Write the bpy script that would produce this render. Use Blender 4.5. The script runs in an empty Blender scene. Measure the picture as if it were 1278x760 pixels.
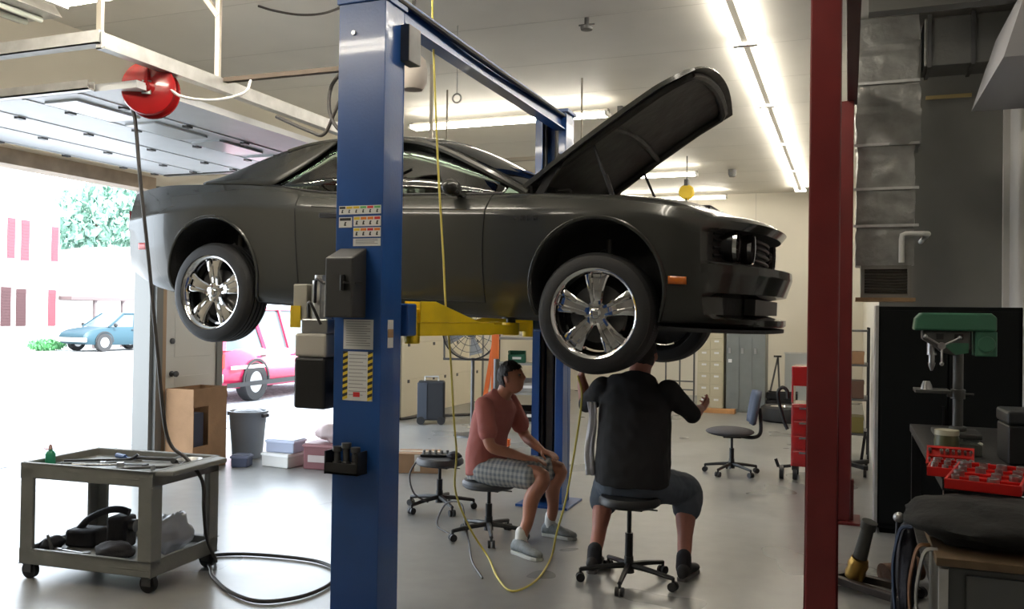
import bpy, bmesh, math, random
from mathutils import Vector, Matrix, Euler, noise
random.seed(7)
R = math.radians
PI = math.pi
scn = bpy.context.scene
COL = scn.collection

# ------------------------------------------------------------------ materials
MATS = {}
def mat(name, col, rough=0.5, metal=0.0, spec=0.5, bump=0.0, bscale=30.0, var=0.0, vscale=6.0, emit=0.0, coat=0.0, alpha=1.0, trans=0.0, rvar=0.0):
    if name in MATS: return MATS[name]
    m = bpy.data.materials.new(name); m.use_nodes = True
    nt = m.node_tree; b = nt.nodes['Principled BSDF']
    c = (col[0], col[1], col[2], 1.0)
    b.inputs['Base Color'].default_value = c
    b.inputs['Roughness'].default_value = rough
    b.inputs['Metallic'].default_value = metal
    b.inputs['Specular IOR Level'].default_value = spec
    if coat: b.inputs['Coat Weight'].default_value = coat; b.inputs['Coat Roughness'].default_value = 0.06
    if trans: b.inputs['Transmission Weight'].default_value = trans
    if alpha < 1: b.inputs['Alpha'].default_value = alpha
    if emit:
        b.inputs['Emission Color'].default_value = c; b.inputs['Emission Strength'].default_value = emit
    tc = nt.nodes.new('ShaderNodeTexCoord')
    if var or rvar:
        n = nt.nodes.new('ShaderNodeTexNoise'); n.inputs['Scale'].default_value = vscale; n.inputs['Detail'].default_value = 6
        nt.links.new(tc.outputs['Object'], n.inputs['Vector'])
        if var:
            mp = nt.nodes.new('ShaderNodeMapRange'); mp.inputs[1].default_value = .3; mp.inputs[2].default_value = .7
            mp.inputs[3].default_value = 1-var; mp.inputs[4].default_value = 1+var
            nt.links.new(n.outputs['Fac'], mp.inputs[0])
            mx = nt.nodes.new('ShaderNodeVectorMath'); mx.operation = 'SCALE'; mx.inputs[0].default_value = c[:3]
            nt.links.new(mp.outputs[0], mx.inputs['Scale']); nt.links.new(mx.outputs[0], b.inputs['Base Color'])
        if rvar:
            mr = nt.nodes.new('ShaderNodeMapRange'); mr.inputs[1].default_value = .3; mr.inputs[2].default_value = .7
            mr.inputs[3].default_value = max(0, rough-rvar); mr.inputs[4].default_value = rough+rvar
            nt.links.new(n.outputs['Fac'], mr.inputs[0]); nt.links.new(mr.outputs[0], b.inputs['Roughness'])
    if bump:
        n2 = nt.nodes.new('ShaderNodeTexNoise'); n2.inputs['Scale'].default_value = bscale; n2.inputs['Detail'].default_value = 4
        nt.links.new(tc.outputs['Object'], n2.inputs['Vector'])
        bp = nt.nodes.new('ShaderNodeBump'); bp.inputs['Strength'].default_value = bump; bp.inputs['Distance'].default_value = .02
        nt.links.new(n2.outputs['Fac'], bp.inputs['Height']); nt.links.new(bp.outputs[0], b.inputs['Normal'])
    MATS[name] = m
    return m
def glassmat(name, tint, alpha, rough=.02):
    if name in MATS: return MATS[name]
    m = bpy.data.materials.new(name); m.use_nodes = True; nt = m.node_tree
    nt.nodes.clear()
    o = nt.nodes.new('ShaderNodeOutputMaterial'); tr = nt.nodes.new('ShaderNodeBsdfTransparent'); gl = nt.nodes.new('ShaderNodeBsdfGlossy')
    tr.inputs[0].default_value = (*tint, 1); gl.inputs['Roughness'].default_value = rough
    mx = nt.nodes.new('ShaderNodeMixShader'); fr = nt.nodes.new('ShaderNodeFresnel'); fr.inputs[0].default_value = 1.5
    ad = nt.nodes.new('ShaderNodeMath'); ad.operation = 'ADD'; ad.inputs[1].default_value = alpha; ad.use_clamp = True
    nt.links.new(fr.outputs[0], ad.inputs[0]); nt.links.new(ad.outputs[0], mx.inputs[0])
    nt.links.new(tr.outputs[0], mx.inputs[1]); nt.links.new(gl.outputs[0], mx.inputs[2]); nt.links.new(mx.outputs[0], o.inputs[0])
    MATS[name] = m; return m

# ------------------------------------------------------------------ mesh builder
def V(*a): return Vector(a)
def smoothpath(pts, n=8, closed=False):
    """Catmull-Rom through pts."""
    pts = [Vector(p) for p in pts]; N = len(pts)
    if N < 3: return pts
    out = []
    rng = range(N if closed else N-1)
    for i in rng:
        if closed: p0, p1, p2, p3 = pts[(i-1) % N], pts[i], pts[(i+1) % N], pts[(i+2) % N]
        else:
            p1, p2 = pts[i], pts[i+1]
            p0 = pts[i-1] if i > 0 else p1*2-p2
            p3 = pts[i+2] if i+2 < N else p2*2-p1
        for k in range(n):
            t = k/n
            out.append(.5*((2*p1)+(-p0+p2)*t+(2*p0-5*p1+4*p2-p3)*t*t+(-p0+3*p1-3*p2+p3)*t**3))
    if not closed: out.append(pts[-1])
    return out
def interp(tab, x):
    """smooth (monotone-ish cubic) table lookup; tab = [(x, v), ...] ascending"""
    if x <= tab[0][0]: return tab[0][1]
    if x >= tab[-1][0]: return tab[-1][1]
    for i in range(len(tab)-1):
        if tab[i][0] <= x <= tab[i+1][0]: break
    def sl(j):
        if j <= 0: return (tab[1][1]-tab[0][1])/(tab[1][0]-tab[0][0])
        if j >= len(tab)-1: return (tab[-1][1]-tab[-2][1])/(tab[-1][0]-tab[-2][0])
        a = (tab[j][1]-tab[j-1][1])/(tab[j][0]-tab[j-1][0]); b = (tab[j+1][1]-tab[j][1])/(tab[j+1][0]-tab[j][0])
        return 0 if a*b <= 0 else 2*a*b/(a+b)
    h = tab[i+1][0]-tab[i][0]; t = (x-tab[i][0])/h
    m0, m1 = sl(i)*h, sl(i+1)*h; y0, y1 = tab[i][1], tab[i+1][1]
    return (2*t**3-3*t*t+1)*y0+(t**3-2*t*t+t)*m0+(-2*t**3+3*t*t)*y1+(t**3-t*t)*m1
def frame(d):
    d = Vector(d).normalized()
    a = Vector((0, 0, 1)) if abs(d.z) < .95 else Vector((1, 0, 0))
    s = d.cross(a).normalized(); return s, s.cross(d).normalized()
class MB:
    def __init__(s): s.v = []; s.f = []; s.m = []; s.starts = []; s.M = Matrix.Identity(4); s.mi = 0
    def add(s, vs, fs, mi=None):
        o = len(s.v); s.starts.append((o, len(s.f))); s.v += [s.M @ Vector(p) for p in vs]
        for f in fs: s.f.append([o+i for i in f]); s.m.append(s.mi if mi is None else mi)
        return s
    def box(s, c, d, rot=None, mi=None):
        x, y, z = d[0]/2, d[1]/2, d[2]/2
        vs = [Vector(p) for p in ((-x,-y,-z),(x,-y,-z),(x,y,-z),(-x,y,-z),(-x,-y,z),(x,-y,z),(x,y,z),(-x,y,z))]
        if rot: e = Euler(rot); vs = [e.to_matrix() @ p for p in vs]
        c = Vector(c); return s.add([p+c for p in vs], [(0,3,2,1),(4,5,6,7),(0,1,5,4),(1,2,6,5),(2,3,7,6),(3,0,4,7)], mi)
    def bb(s, x0, x1, y0, y1, z0, z1, mi=None): return s.box(((x0+x1)/2,(y0+y1)/2,(z0+z1)/2), (x1-x0,y1-y0,z1-z0), None, mi)
    def bar(s, a, b, w, h=None, mi=None, up=None):
        """square bar from a to b; w across, h in the 'up' sense"""
        a, b = Vector(a), Vector(b); h = h or w; sd, up_ = frame(b-a)
        vs = []
        for p in (a, b):
            for i, j in ((-1,-1),(1,-1),(1,1),(-1,1)): vs.append(p+sd*i*w/2+up_*j*h/2)
        return s.add(vs, [(3,2,1,0),(4,5,6,7),(0,1,5,4),(1,2,6,5),(2,3,7,6),(3,0,4,7)], mi)
    def cyl(s, a, b, r, r2=None, n=20, cap=True, mi=None):
        a, b = Vector(a), Vector(b); r2 = r if r2 is None else r2; sd, up = frame(b-a); vs = []
        for p, q in ((a, r), (b, r2)):
            for i in range(n):
                t = 2*PI*i/n; vs.append(p+(sd*math.cos(t)+up*math.sin(t))*q)
        fs = [(i, (i+1) % n, n+(i+1) % n, n+i) for i in range(n)]
        if cap: fs += [tuple(range(n-1, -1, -1)), tuple(range(n, 2*n))]
        return s.add(vs, fs, mi)
    def tube(s, pts, r, n=8, closed=False, mi=None, smooth=0):
        if smooth: pts = smoothpath(pts, smooth, closed)
        pts = [Vector(p) for p in pts]; N = len(pts); vs = []; up = None
        for i, p in enumerate(pts):
            d = (pts[(i+1) % N]-pts[i-1]) if closed else (pts[min(i+1, N-1)]-pts[max(i-1, 0)])
            if d.length < 1e-9: d = Vector((0, 0, 1))
            d.normalize()
            if up is None: sd, up = frame(d)
            else:
                sd = d.cross(up)
                if sd.length < 1e-6: sd, up = frame(d)
                sd.normalize(); up = sd.cross(d).normalized()
            rr = r(i/(N-1)) if callable(r) else r
            for k in range(n):
                t = 2*PI*k/n; vs.append(p+(sd*math.cos(t)+up*math.sin(t))*rr)
        fs = []
        for i in range(N if closed else N-1):
            a, b = i*n, ((i+1) % N)*n
            for k in range(n): fs.append((a+k, b+k, b+(k+1) % n, a+(k+1) % n))
        if not closed: fs += [tuple(range(n)), tuple(range((N-1)*n+n-1, (N-1)*n-1, -1))]
        return s.add(vs, fs, mi)
    def lathe(s, prof, c=(0,0,0), axis='Z', n=32, mi=None, a0=0, a1=2*PI):
        """prof = [(radius, height)]"""
        c = Vector(c); vs = []; full = abs(a1-a0-2*PI) < 1e-6; m = n if full else n+1
        for r, h in prof:
            for i in range(m):
                t = a0+(a1-a0)*i/n; x, y = r*math.cos(t), r*math.sin(t)
                p = {'Z': (x, y, h), 'Y': (x, h, y), 'X': (h, x, y)}[axis]; vs.append(c+Vector(p))
        fs = []
        for j in range(len(prof)-1):
            for i in range(n):
                k = (i+1) % m; q = (j*m+i, j*m+k, (j+1)*m+k, (j+1)*m+i)
                fs.append(q if axis != 'Y' else q[::-1])
        return s.add(vs, fs, mi)
    def ball(s, c, r, n=16, mi=None):
        if not hasattr(r, '__len__'): r = (r, r, r)
        prof = [(math.sin(PI*i/n), -math.cos(PI*i/n)) for i in range(n+1)]
        c = Vector(c); vs = []; m = n*2
        for a, h in prof:
            for i in range(m):
                t = 2*PI*i/m; vs.append(c+Vector((a*math.cos(t)*r[0], a*math.sin(t)*r[1], h*r[2])))
        fs = []
        for j in range(n):
            for i in range(m):
                k = (i+1) % m
                if j == 0: fs.append((j*m, (j+1)*m+k, (j+1)*m+i))
                elif j == n-1: fs.append((j*m+i, j*m+k, (j+1)*m))
                else: fs.append((j*m+i, j*m+k, (j+1)*m+k, (j+1)*m+i))
        return s.add(vs, fs, mi)
    def prism(s, poly, d, axis='Y', o=0.0, mi=None):
        """poly: 2D points extruded by d along axis from o (axis Y: poly=(x,z), X: (y,z), Z: (x,y))"""
        n = len(poly)
        def P(p, h): return {'Y': (p[0], h, p[1]), 'X': (h, p[0], p[1]), 'Z': (p[0], p[1], h)}[axis]
        vs = [P(p, o) for p in poly]+[P(p, o+d) for p in poly]
        return s.add(vs, [tuple(range(n-1, -1, -1)), tuple(range(n, 2*n))]+[(i, (i+1) % n, n+(i+1) % n, n+i) for i in range(n)], mi)
    def grid(s, rows, mi=None, close=False):
        m = len(rows[0]); vs = [p for r in rows for p in r]; fs = []
        for j in range(len(rows)-1):
            for i in range(m if close else m-1):
                k = (i+1) % m; fs.append((j*m+i, j*m+k, (j+1)*m+k, (j+1)*m+i))
        return s.add(vs, fs, mi)
    def build(s, name, mats, parent=None, smooth=True, angle=35, bevel=0, loc=None, fix=True, solid=0, rot=None):
        me = bpy.data.meshes.new(name); me.from_pydata([tuple(p) for p in s.v], [], s.f)
        if not isinstance(mats, (list, tuple)): mats = [mats]
        for m in mats: me.materials.append(m)
        me.polygons.foreach_set('material_index', s.m)
        if fix:
            bm = bmesh.new(); bm.from_mesh(me); bmesh.ops.remove_doubles(bm, verts=bm.verts, dist=1e-5)
            bmesh.ops.recalc_face_normals(bm, faces=bm.faces); bm.to_mesh(me); bm.free()
        if smooth:
            me.polygons.foreach_set('use_smooth', [True]*len(me.polygons)); me.set_sharp_from_angle(angle=R(angle))
        o = bpy.data.objects.new(name, me); COL.objects.link(o)
        if solid:
            q = o.modifiers.new('s', 'SOLIDIFY'); q.thickness = solid; q.offset = 0
        if bevel:
            q = o.modifiers.new('b', 'BEVEL'); q.width = bevel; q.segments = 2; q.limit_method = 'ANGLE'; q.angle_limit = R(40)
        if parent: o.parent = parent
        if loc: o.location = loc
        if rot: o.rotation_euler = rot
        return o
def split_build(mb, name, mats, parent=None, **k):
    # every add() call of the builder becomes an object of its own
    out = []; st = getattr(mb, 'starts')
    for i, (v0, f0) in enumerate(st):
        v1, f1 = st[i+1] if i+1 < len(st) else (len(mb.v), len(mb.f))
        q = MB(); q.v = mb.v[v0:v1]; q.f = [[a-v0 for a in f] for f in mb.f[f0:f1]]; q.m = mb.m[f0:f1]
        out.append(q.build(name, mats, parent, **k))
    return out
def thing(name, label, cat, loc=(0,0,0), rz=0.0, group=None, rot=None):
    o = bpy.data.objects.new(name, None); COL.objects.link(o); o.empty_display_size = .1
    o.location = loc; o.rotation_euler = rot or (0, 0, rz); return tag(o, label, cat, group)
def tag(o, label=None, cat=None, group=None, kind=None):
    if label: o['label'] = label
    if cat: o['category'] = cat
    if group: o['group'] = group
    if kind: o['kind'] = kind
    return o
def lab(o, label): o['label'] = label; return o
def struct(o, label=None):
    o['kind'] = 'structure'
    if label: o['label'] = label
    return o
def copy_tree(o, parent=None):
    kids = [c for c in o.children]
    c = o.copy(); COL.objects.link(c); c.parent = parent
    for k in kids: copy_tree(k, c)
    return c
def apply_mods(o):
    dg = bpy.context.evaluated_depsgraph_get(); dg.update()
    me = bpy.data.meshes.new_from_object(o.evaluated_get(dg)); o.modifiers.clear(); o.data = me; return o

# ------------------------------------------------------------------ palette
M_ = dict(
 blue=mat('blue_lift_paint', (.016,.075,.27), .32, coat=.3, bump=.05, bscale=60, var=.12, vscale=3),
 red=mat('red_lift_paint', (.17,.018,.018), .36, coat=.25, bump=.05, bscale=50, var=.15, vscale=3),
 yellow=mat('yellow_lift_paint', (.88,.62,.015), .4, var=.12, bump=.1),
 car=mat('dark_grey_car_paint', (.040,.041,.037), .25, metal=.2, spec=.3, coat=.45),
 blk=mat('black_plastic', (.012,.012,.013), .45, bump=.05, bscale=80),
 blkm=mat('black_satin_metal', (.02,.02,.022), .35, metal=.4),
 dark=mat('dark_liner', (.02,.02,.02), .8, bump=.4, bscale=25, var=.3),
 rubber=mat('tyre_rubber', (.014,.014,.015), .62, bump=.1, bscale=90),
 chrome=mat('chrome', (.80,.80,.80), .07, metal=1),
 steel=mat('steel', (.42,.42,.42), .33, metal=.9, var=.1),
 dsteel=mat('dark_steel', (.12,.12,.12), .45, metal=.7, var=.2),
 galv=mat('galvanised_steel', (.55,.55,.54), .42, metal=.6, var=.12, vscale=12),
 white=mat('white_paint', (.80,.79,.76), .55, bump=.04),
 cream=mat('cream_paint', (.72,.66,.52), .6, bump=.04),
 grey=mat('grey_paint', (.30,.30,.29), .5, var=.05),
 cartg=mat('grey_cart_plastic', (.20,.20,.185), .5, bump=.1, bscale=50, var=.12),
 card=mat('cardboard', (.30,.17,.085), .8, var=.12, bump=.1),
 wood=mat('worn_wood', (.33,.20,.10), .6, var=.25, vscale=10, bump=.2),
 paper=mat('label_paper', (.75,.75,.74), .6, var=.05),
 amber=mat('amber_lens', (.65,.16,.01), .25, coat=.5),
 redpl=mat('red_plastic', (.55,.02,.015), .35, var=.1),
 redgl=mat('glossy_red_paint', (.42,.012,.014), .2, coat=.6),
 green=mat('green_machine_paint', (.045,.16,.095), .4, var=.1),
 yel2=mat('yellow_plastic', (.80,.55,.03), .4),
 yhose=mat('yellow_hose_rubber', (.62,.52,.10), .5),
 bhose=mat('black_hose_rubber', (.035,.03,.028), .5),
 fabg=mat('grey_seat_fabric', (.10,.10,.105), .85, bump=.3, bscale=200),
 glass=glassmat('tinted_glass', (.60,.70,.63), .05),
 clear=glassmat('clear_plastic', (.85,.88,.86), .05, .1),
 tube=mat('fluorescent_tube', (1.0,.93,.80), .5, emit=26.0),
)
SKY, SUN, EXPO = 6.5, 10.5, 0.30
# ================================================================== SETTING
XL, XR, YN, YF, YP, XP, HC = -6.6, 1.3, -2.6, 18.5, 8.7, .26, 4.2
def floor_mat():
    m = bpy.data.materials.new('sealed_concrete'); m.use_nodes = True; nt = m.node_tree; b = nt.nodes['Principled BSDF']
    tc = nt.nodes.new('ShaderNodeTexCoord')
    def noise_(sc, det=2):
        n = nt.nodes.new('ShaderNodeTexNoise'); n.inputs['Scale'].default_value = sc; n.inputs['Detail'].default_value = det
        nt.links.new(tc.outputs['Object'], n.inputs['Vector']); return n
    a, c = noise_(.9), noise_(7)
    r = nt.nodes.new('ShaderNodeValToRGB'); r.color_ramp.interpolation = 'EASE'; r.color_ramp.elements[0].position = .2; r.color_ramp.elements[0].color = (.205, .205, .20, 1)
    r.color_ramp.elements[1].position = .8; r.color_ramp.elements[1].color = (.275, .275, .265, 1)
    nt.links.new(a.outputs['Fac'], r.inputs[0])
    r2 = nt.nodes.new('ShaderNodeMapRange'); r2.inputs[1].default_value = .2; r2.inputs[2].default_value = .8; r2.inputs[3].default_value = .90; r2.inputs[4].default_value = 1.08
    nt.links.new(c.outputs['Fac'], r2.inputs[0])
    mx = nt.nodes.new('ShaderNodeVectorMath'); mx.operation = 'SCALE'; nt.links.new(r.outputs[0], mx.inputs[0]); nt.links.new(r2.outputs[0], mx.inputs['Scale'])
    nt.links.new(mx.outputs[0], b.inputs['Base Color'])
    rr = nt.nodes.new('ShaderNodeMapRange'); rr.inputs[1].default_value = .1; rr.inputs[2].default_value = .9; rr.inputs[3].default_value = .20; rr.inputs[4].default_value = .42
    nt.links.new(a.outputs['Fac'], rr.inputs[0]); nt.links.new(rr.outputs[0], b.inputs['Roughness'])
    return m
FLOORM = floor_mat()
m = MB(); m.bb(XL-.25, XR+.2, YN-.2, YF+.2, -.12, 0); struct(m.build('floor', FLOORM, smooth=False))
CEILM = mat('ceiling_paint', (.62,.60,.55), .55, var=.04, vscale=1.5)
m = MB(); m.bb(XL-.25, XR+.2, YN-.2, YF+.2, HC, HC+.15)
for y in [YN+1.22*i for i in range(1, 18)]: m.bb(XL, XR, y-.006, y+.006, HC-.001, HC+.01, 1)
struct(m.build('ceiling', [CEILM, mat('ceiling_seam', (.50,.48,.44), .6)], smooth=False))
WALLM = mat('wall_paint', (.66,.62,.53), .6, var=.03, vscale=1.2, bump=.03, bscale=8)
WALLG = mat('grey_wall_panel', (.23,.225,.205), .6, var=.08, vscale=2)
# left wall with three overhead-door openings
OPEN = [(3.9, 6.95), (8.0, 11.2), (12.15, 15.4)]; HEAD = 2.9; PD = (7.13, 7.93)
m = MB(); y = YN
for a, b in OPEN:
    m.bb(XL-.2, XL, y, a, 0, HC); m.bb(XL-.2, XL, a, b, HEAD, HC); y = b
m.bb(XL-.2, XL, y, YF, 0, HC)
struct(m.build('wall_left', WALLM, smooth=False))
m = MB(); m.bb(XL-.2, XP+.1, YF, YF+.15, 0, HC)
for x in (-5.4, -4.2, -3.0, -1.8, -.6): m.bb(x-.006, x+.006, YF-.003, YF, 0, HC, 1)
struct(m.build('wall_back', [WALLM, mat('wall_seam', (.5,.47,.41), .6)], smooth=False))
m = MB(); m.bb(XR, XR+.15, YN, YP+.2, 0, HC); struct(m.build('wall_right', mat('right_wall_paint', (.60,.58,.55), .6, var=.04, vscale=2), smooth=False))
m = MB(); m.bb(XL-.2, XR+.15, YN-.15, YN, 0, HC); struct(m.build('wall_near', mat('near_wall_paint', (.22,.21,.19), .7), smooth=False))
m = MB(); m.bb(XP, XR+.15, YP, YP+.12, 0, HC); m.bb(XP, XP+.12, YP+.12, YF, 0, HC, 1)
struct(m.build('wall_partition', [WALLG, WALLM], smooth=False))
m = MB(); m.bb(.63, 1.0, YP-.03, YP, 3.64, 3.67); struct(m.build('trim_1', mat('yellowed_trim', (.55,.42,.18), .6), smooth=False))
m = MB(); m.bb(XR-.05, XR, YP-.05, YP, 0, HC); struct(m.build('trim_2', mat('corner_trim', (.7,.68,.64), .5), smooth=False))
# dropped soffit on the right wall and the dark header beams above the bay
m = MB(); m.prism([(XR, 3.36), (.92, 3.36), (1.08, 3.9), (XR, 3.9)], 1.6, 'Y', 6.4); struct(m.build('trim_3', mat('soffit_paint', (.36,.36,.38), .6), smooth=False))
# door jambs, header boards, person door
JAMB = mat('jamb_steel', (.20,.20,.19), .5, metal=.3)
for i, (a, b) in enumerate(OPEN):
    m = MB()
    for yy, s in ((a, 1), (b, -1)):
        m.bb(XL-.2, XL+.01, yy-.02*s, yy+.03*s, 0, HEAD); m.bb(XL, XL+.05, yy-.11*s, yy-.02*s, 0, HEAD)
    m.bb(XL-.2, XL+.03, a, b, HEAD-.05, HEAD+.08, 1)
    struct(m.build('trim_%d' % (4+i), [JAMB, mat('brown_header_board', (.40,.30,.20), .6, var=.2)], smooth=False))
d = MB(); d.bb(XL-.01, XL+.03, PD[0], PD[1], .01, 2.05); d.bb(XL+.025, XL+.035, PD[0]+.12, PD[1]-.12, 1.15, 1.9); d.bb(XL+.025, XL+.035, PD[0]+.12, PD[1]-.12, .2, .95)
pd = struct(d.build('door_4', mat('door_paint', (.68,.66,.60), .45), smooth=False, bevel=.004))
d = MB(); d.lathe([(0, .0), (.03, 0), (.03, .012), (.012, .02), (.012, .045), (.03, .05), (.032, .07), (.02, .085), (0, .088)], (XL+.03, PD[0]+.08, .98), 'X', 16); d.lathe([(0, 0), (.03, 0), (.03, .02), (.012, .03), (0, .03)], (XL+.03, PD[0]+.08, 1.32), 'X', 16)
d.build('door_handle', M_['dsteel'], pd)
m = MB()
for a, b in ((PD[0]-.07, PD[0]), (PD[1], PD[1]+.05)): m.bb(XL, XL+.03, a, b, 0, 2.1)
m.bb(XL, XL+.03, PD[0]-.07, PD[1]+.05, 2.05, 2.12); struct(m.build('trim_8', mat('tan_door_casing', (.42,.28,.17), .55), smooth=False))
# overhead sectional doors
DOORP = mat('garage_door_skin', (.84,.86,.88), .42, var=.03)
DFR = mat('garage_door_strut', (.30,.27,.22), .5, metal=.4)
WINB = mat('garage_door_window', (.80,.84,.86), .25)
def overhead(n, a, b, hinge_y, lab_, hang=True):
    root = thing('door_%d' % n, None, None, ((XL-4.05)/2, a, 0)); del_ = root; root['kind'] = 'structure'; root['label'] = lab_
    x0, x1 = XL+.15, -4.06; N = 5; w = (x1-x0)/N; ox = root.location.x; L = b-a
    for i in range(N):
        s = MB(); xa, xb = x0+i*w-ox, x0+(i+1)*w-ox
        s.bb(xa+.001, xb-.001, .22, L-.05, 3.0, 3.045)
        s.bb(xa+.001, xa+.03, .22, L-.05, 2.994, 3.0)
        p = s.build('door_section', DOORP, root, smooth=False)
        if i == 3:
            g = MB()
            for q in range(4):
                yy = .32+q*(L-.3)/4; g.bb(xa+.08, xb-.12, yy, yy+(L-.3)/4-.14, 2.984, 2.999)
            g.build('window_pane', WINB, p, smooth=False)
        h = MB()
        for yy in hinge_y: h.bb(xa-.022, xa+.022, yy-a-.03, yy-a+.03, 2.982, 3.0)
        split_build(h, 'hinge', M_['dsteel'], p, smooth=False)
    s = MB()
    for yy, xe in ((.16, x1-ox-.30), (L, x1-ox+.1)): s.bb(x0-ox, xe, yy-.03, yy+.03, 2.99, 3.0); s.bb(x0-ox, xe, yy-.03, yy-.022, 2.99, 3.05); s.bb(x0-ox, xe, yy+.022, yy+.03, 2.99, 3.05)
    s.build('track', M_['galv'], root, smooth=False)
    s = MB(); s.bb(x1-ox+.03, x1-ox+.07, -.12, L+.06, 3.13, 3.23); s.bb(x1-ox+.03, x1-ox+.1, -.12, L+.06, 3.13, 3.14); s.build('end_angle', M_['galv'], root, smooth=False)
    s = MB(); s.bb(x0-ox-.1, x1-ox+.06, -.13, -.09, 3.16, 3.24); s.bb(x0-ox-.1, x1-ox+.06, -.13, -.06, 3.16, 3.17); s.build('side_rail', M_['galv'], root, smooth=False)
    s = MB()
    for yy in ((-.1, .9, L) if hang else (.05,)): s.bb(x1-ox+.02, x1-ox+.055, yy-.012, yy+.012, 3.2, HC)
    if hang: s.bar((x1-ox+.04, .9, 3.2+.45), (x1-ox-.42, .9, HC), .035)
    s.build('hanger', mat('hanger_angle', (.55,.50,.42), .5, metal=.3), root, smooth=False)
    return root
overhead(1, 3.9, 6.95, (4.5, 5.1, 5.75, 6.4, 6.8), 'raised white sectional garage door with a window row, above the nearest opening')
overhead(2, 8.0, 11.2, (8.6, 9.5, 10.4, 11.0), 'raised sectional garage door behind the lifted car, above the middle opening', False)
root = thing('door_3', None, None, (XL+.02, 12.15, 0)); root['kind'] = 'structure'; root['label'] = 'closed cream sectional garage door seen under the car'
for i in range(5):
    s = MB(); s.bb(0, .045, .02, 3.23, i*.58+(.0 if i == 0 else .012), (i+1)*.58+.012); p = s.build('door_section', M_['cream'], root, smooth=False, bevel=.006)
    h = MB()
    for yy in (.25, 1.15, 1.6, 2.1, 3.0): h.bb(.045, .055, yy-.03, yy+.03, i*.58+.53, i*.58+.58)
    split_build(h, 'hinge', M_['dsteel'], p, smooth=False)
# dark rail from the hanger over to the blue lift
m = MB(); m.bar((-4.0, 4.84, 3.22), (-2.9, 4.92, 3.24), .045, .03); tag(m.build('ceiling_rail', mat('dark_rail', (.07,.05,.035), .7), smooth=False), 'thin dark overhead rail running from the door hanger towards the blue lift', 'rail')

# fluorescent fixtures
def fixture(name, label, c, along, L, group=None, drop=.06, tubes=2, hw=.06, tube_m=None):
    t = thing(name, label, 'light', (c[0], c[1], c[2]), 0 if along == 'X' else PI/2, group)
    m = MB(); m.bb(-L/2, L/2, -hw*.5, hw*.5, -drop, -.002); m.build('housing', mat('fixture_grey', (.16,.15,.13), .5), t, smooth=False, bevel=.004)
    m = MB()
    for s in ((-1, 1) if tubes == 2 else (0,)): m.cyl((-L/2+.03, s*(hw*.5+.045), -drop-.005), (L/2-.03, s*(hw*.5+.045), -drop-.005), .019, n=10)
    split_build(m, 'tube', tube_m or M_['tube'], t)
    m = MB()
    for e in (-L/2+.015, L/2-.015): m.bb(e-.015, e+.015, -hw*.5-.075, hw*.5+.075, -drop-.03, -drop+.02)
    split_build(m, 'lamp_holder', M_['white'], t, smooth=False)
    return t
ys = [3.0+2.44*i for i in range(6)]
wh = ['nearest', 'second', 'third', 'fourth', 'fifth', 'sixth and farthest']
for i, y in enumerate(ys):
    fixture('fluorescent_light', 'long twin-tube ceiling light, %s in the row running away beside the red columns' % wh[i], (-.9, y+1.25+.2, HC-.004), 'Y', 2.42, 'ceiling lights in the long row')
fixture('fluorescent_light', 'twin-tube ceiling light crosswise behind the blue lift crossbeam', (-3.95, 9.95, HC-.12), 'X', 2.6)
fixture('fluorescent_light', 'crosswise ceiling light seen just under the raised hood', (-3.6, 14.7, HC-.1), 'X', 2.44)
fixture('fluorescent_light', 'farthest crosswise ceiling light by the back wall', (-3.5, 17.7, HC-.1), 'X', 2.44)
t = thing('fluorescent_light', 'grey hooded ceiling light hanging at the upper left corner over the garage door', 'light', (-5.2, 3.75, 3.62))
m = MB(); m.prism([(-.2, 0), (.2, 0), (.1, .13), (-.1, .13)], 1.3, 'Y', -.65); m.build('hood', M_['galv'], t, smooth=False)
m = MB(); m.cyl((-.07, -.6, -.02), (-.07, .6, -.02), .019, n=10); m.cyl((.07, -.6, -.02), (.07, .6, -.02), .019, n=10); split_build(m, 'tube', mat('unlit_tube', (.75,.8,.72), .3), t)
m = MB(); m.cyl((0, -.5, .13), (0, -.5, .58), .006, n=6); m.cyl((0, .5, .13), (0, .5, .58), .006, n=6); split_build(m, 'hanger_wire', M_['dsteel'], t)

fixture('fluorescent_light', 'crosswise fill light added out of view over the near end of the bay', (-3.7, 4.25, 3.74), 'X', 2.44, tube_m=mat('fill_tube', (1.0,.92,.78), .5, emit=48.0))  # added lamp above the view, brightens the left ceiling and car side
fixture('fluorescent_light', 'crosswise fill light added out of view nearest the camera', (-4.1, 2.3, 3.74), 'X', 2.44, tube_m=mat('fill_tube', (1.0,.92,.78), .5, emit=48.0))  # second added lamp out of view, fills the column front and car side
# ================================================================== OUTSIDE
m = MB(); m.bb(-60, XL-.2, -30, 70, -.16, -.03); struct(m.build('ground_outside', mat('sunlit_concrete', (.50,.50,.50), .9, var=.1, vscale=1.0, bump=.3, bscale=6), smooth=False))
def gmat():
    return mat('gravel', (.36,.37,.40), .95, var=.5, vscale=14, bump=.8, bscale=25)
m = MB(); m.bb(-12.5, -8.2, 6.2, 30, -.03, -.022); struct(m.build('gravel_strip', gmat(), smooth=False))
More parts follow.
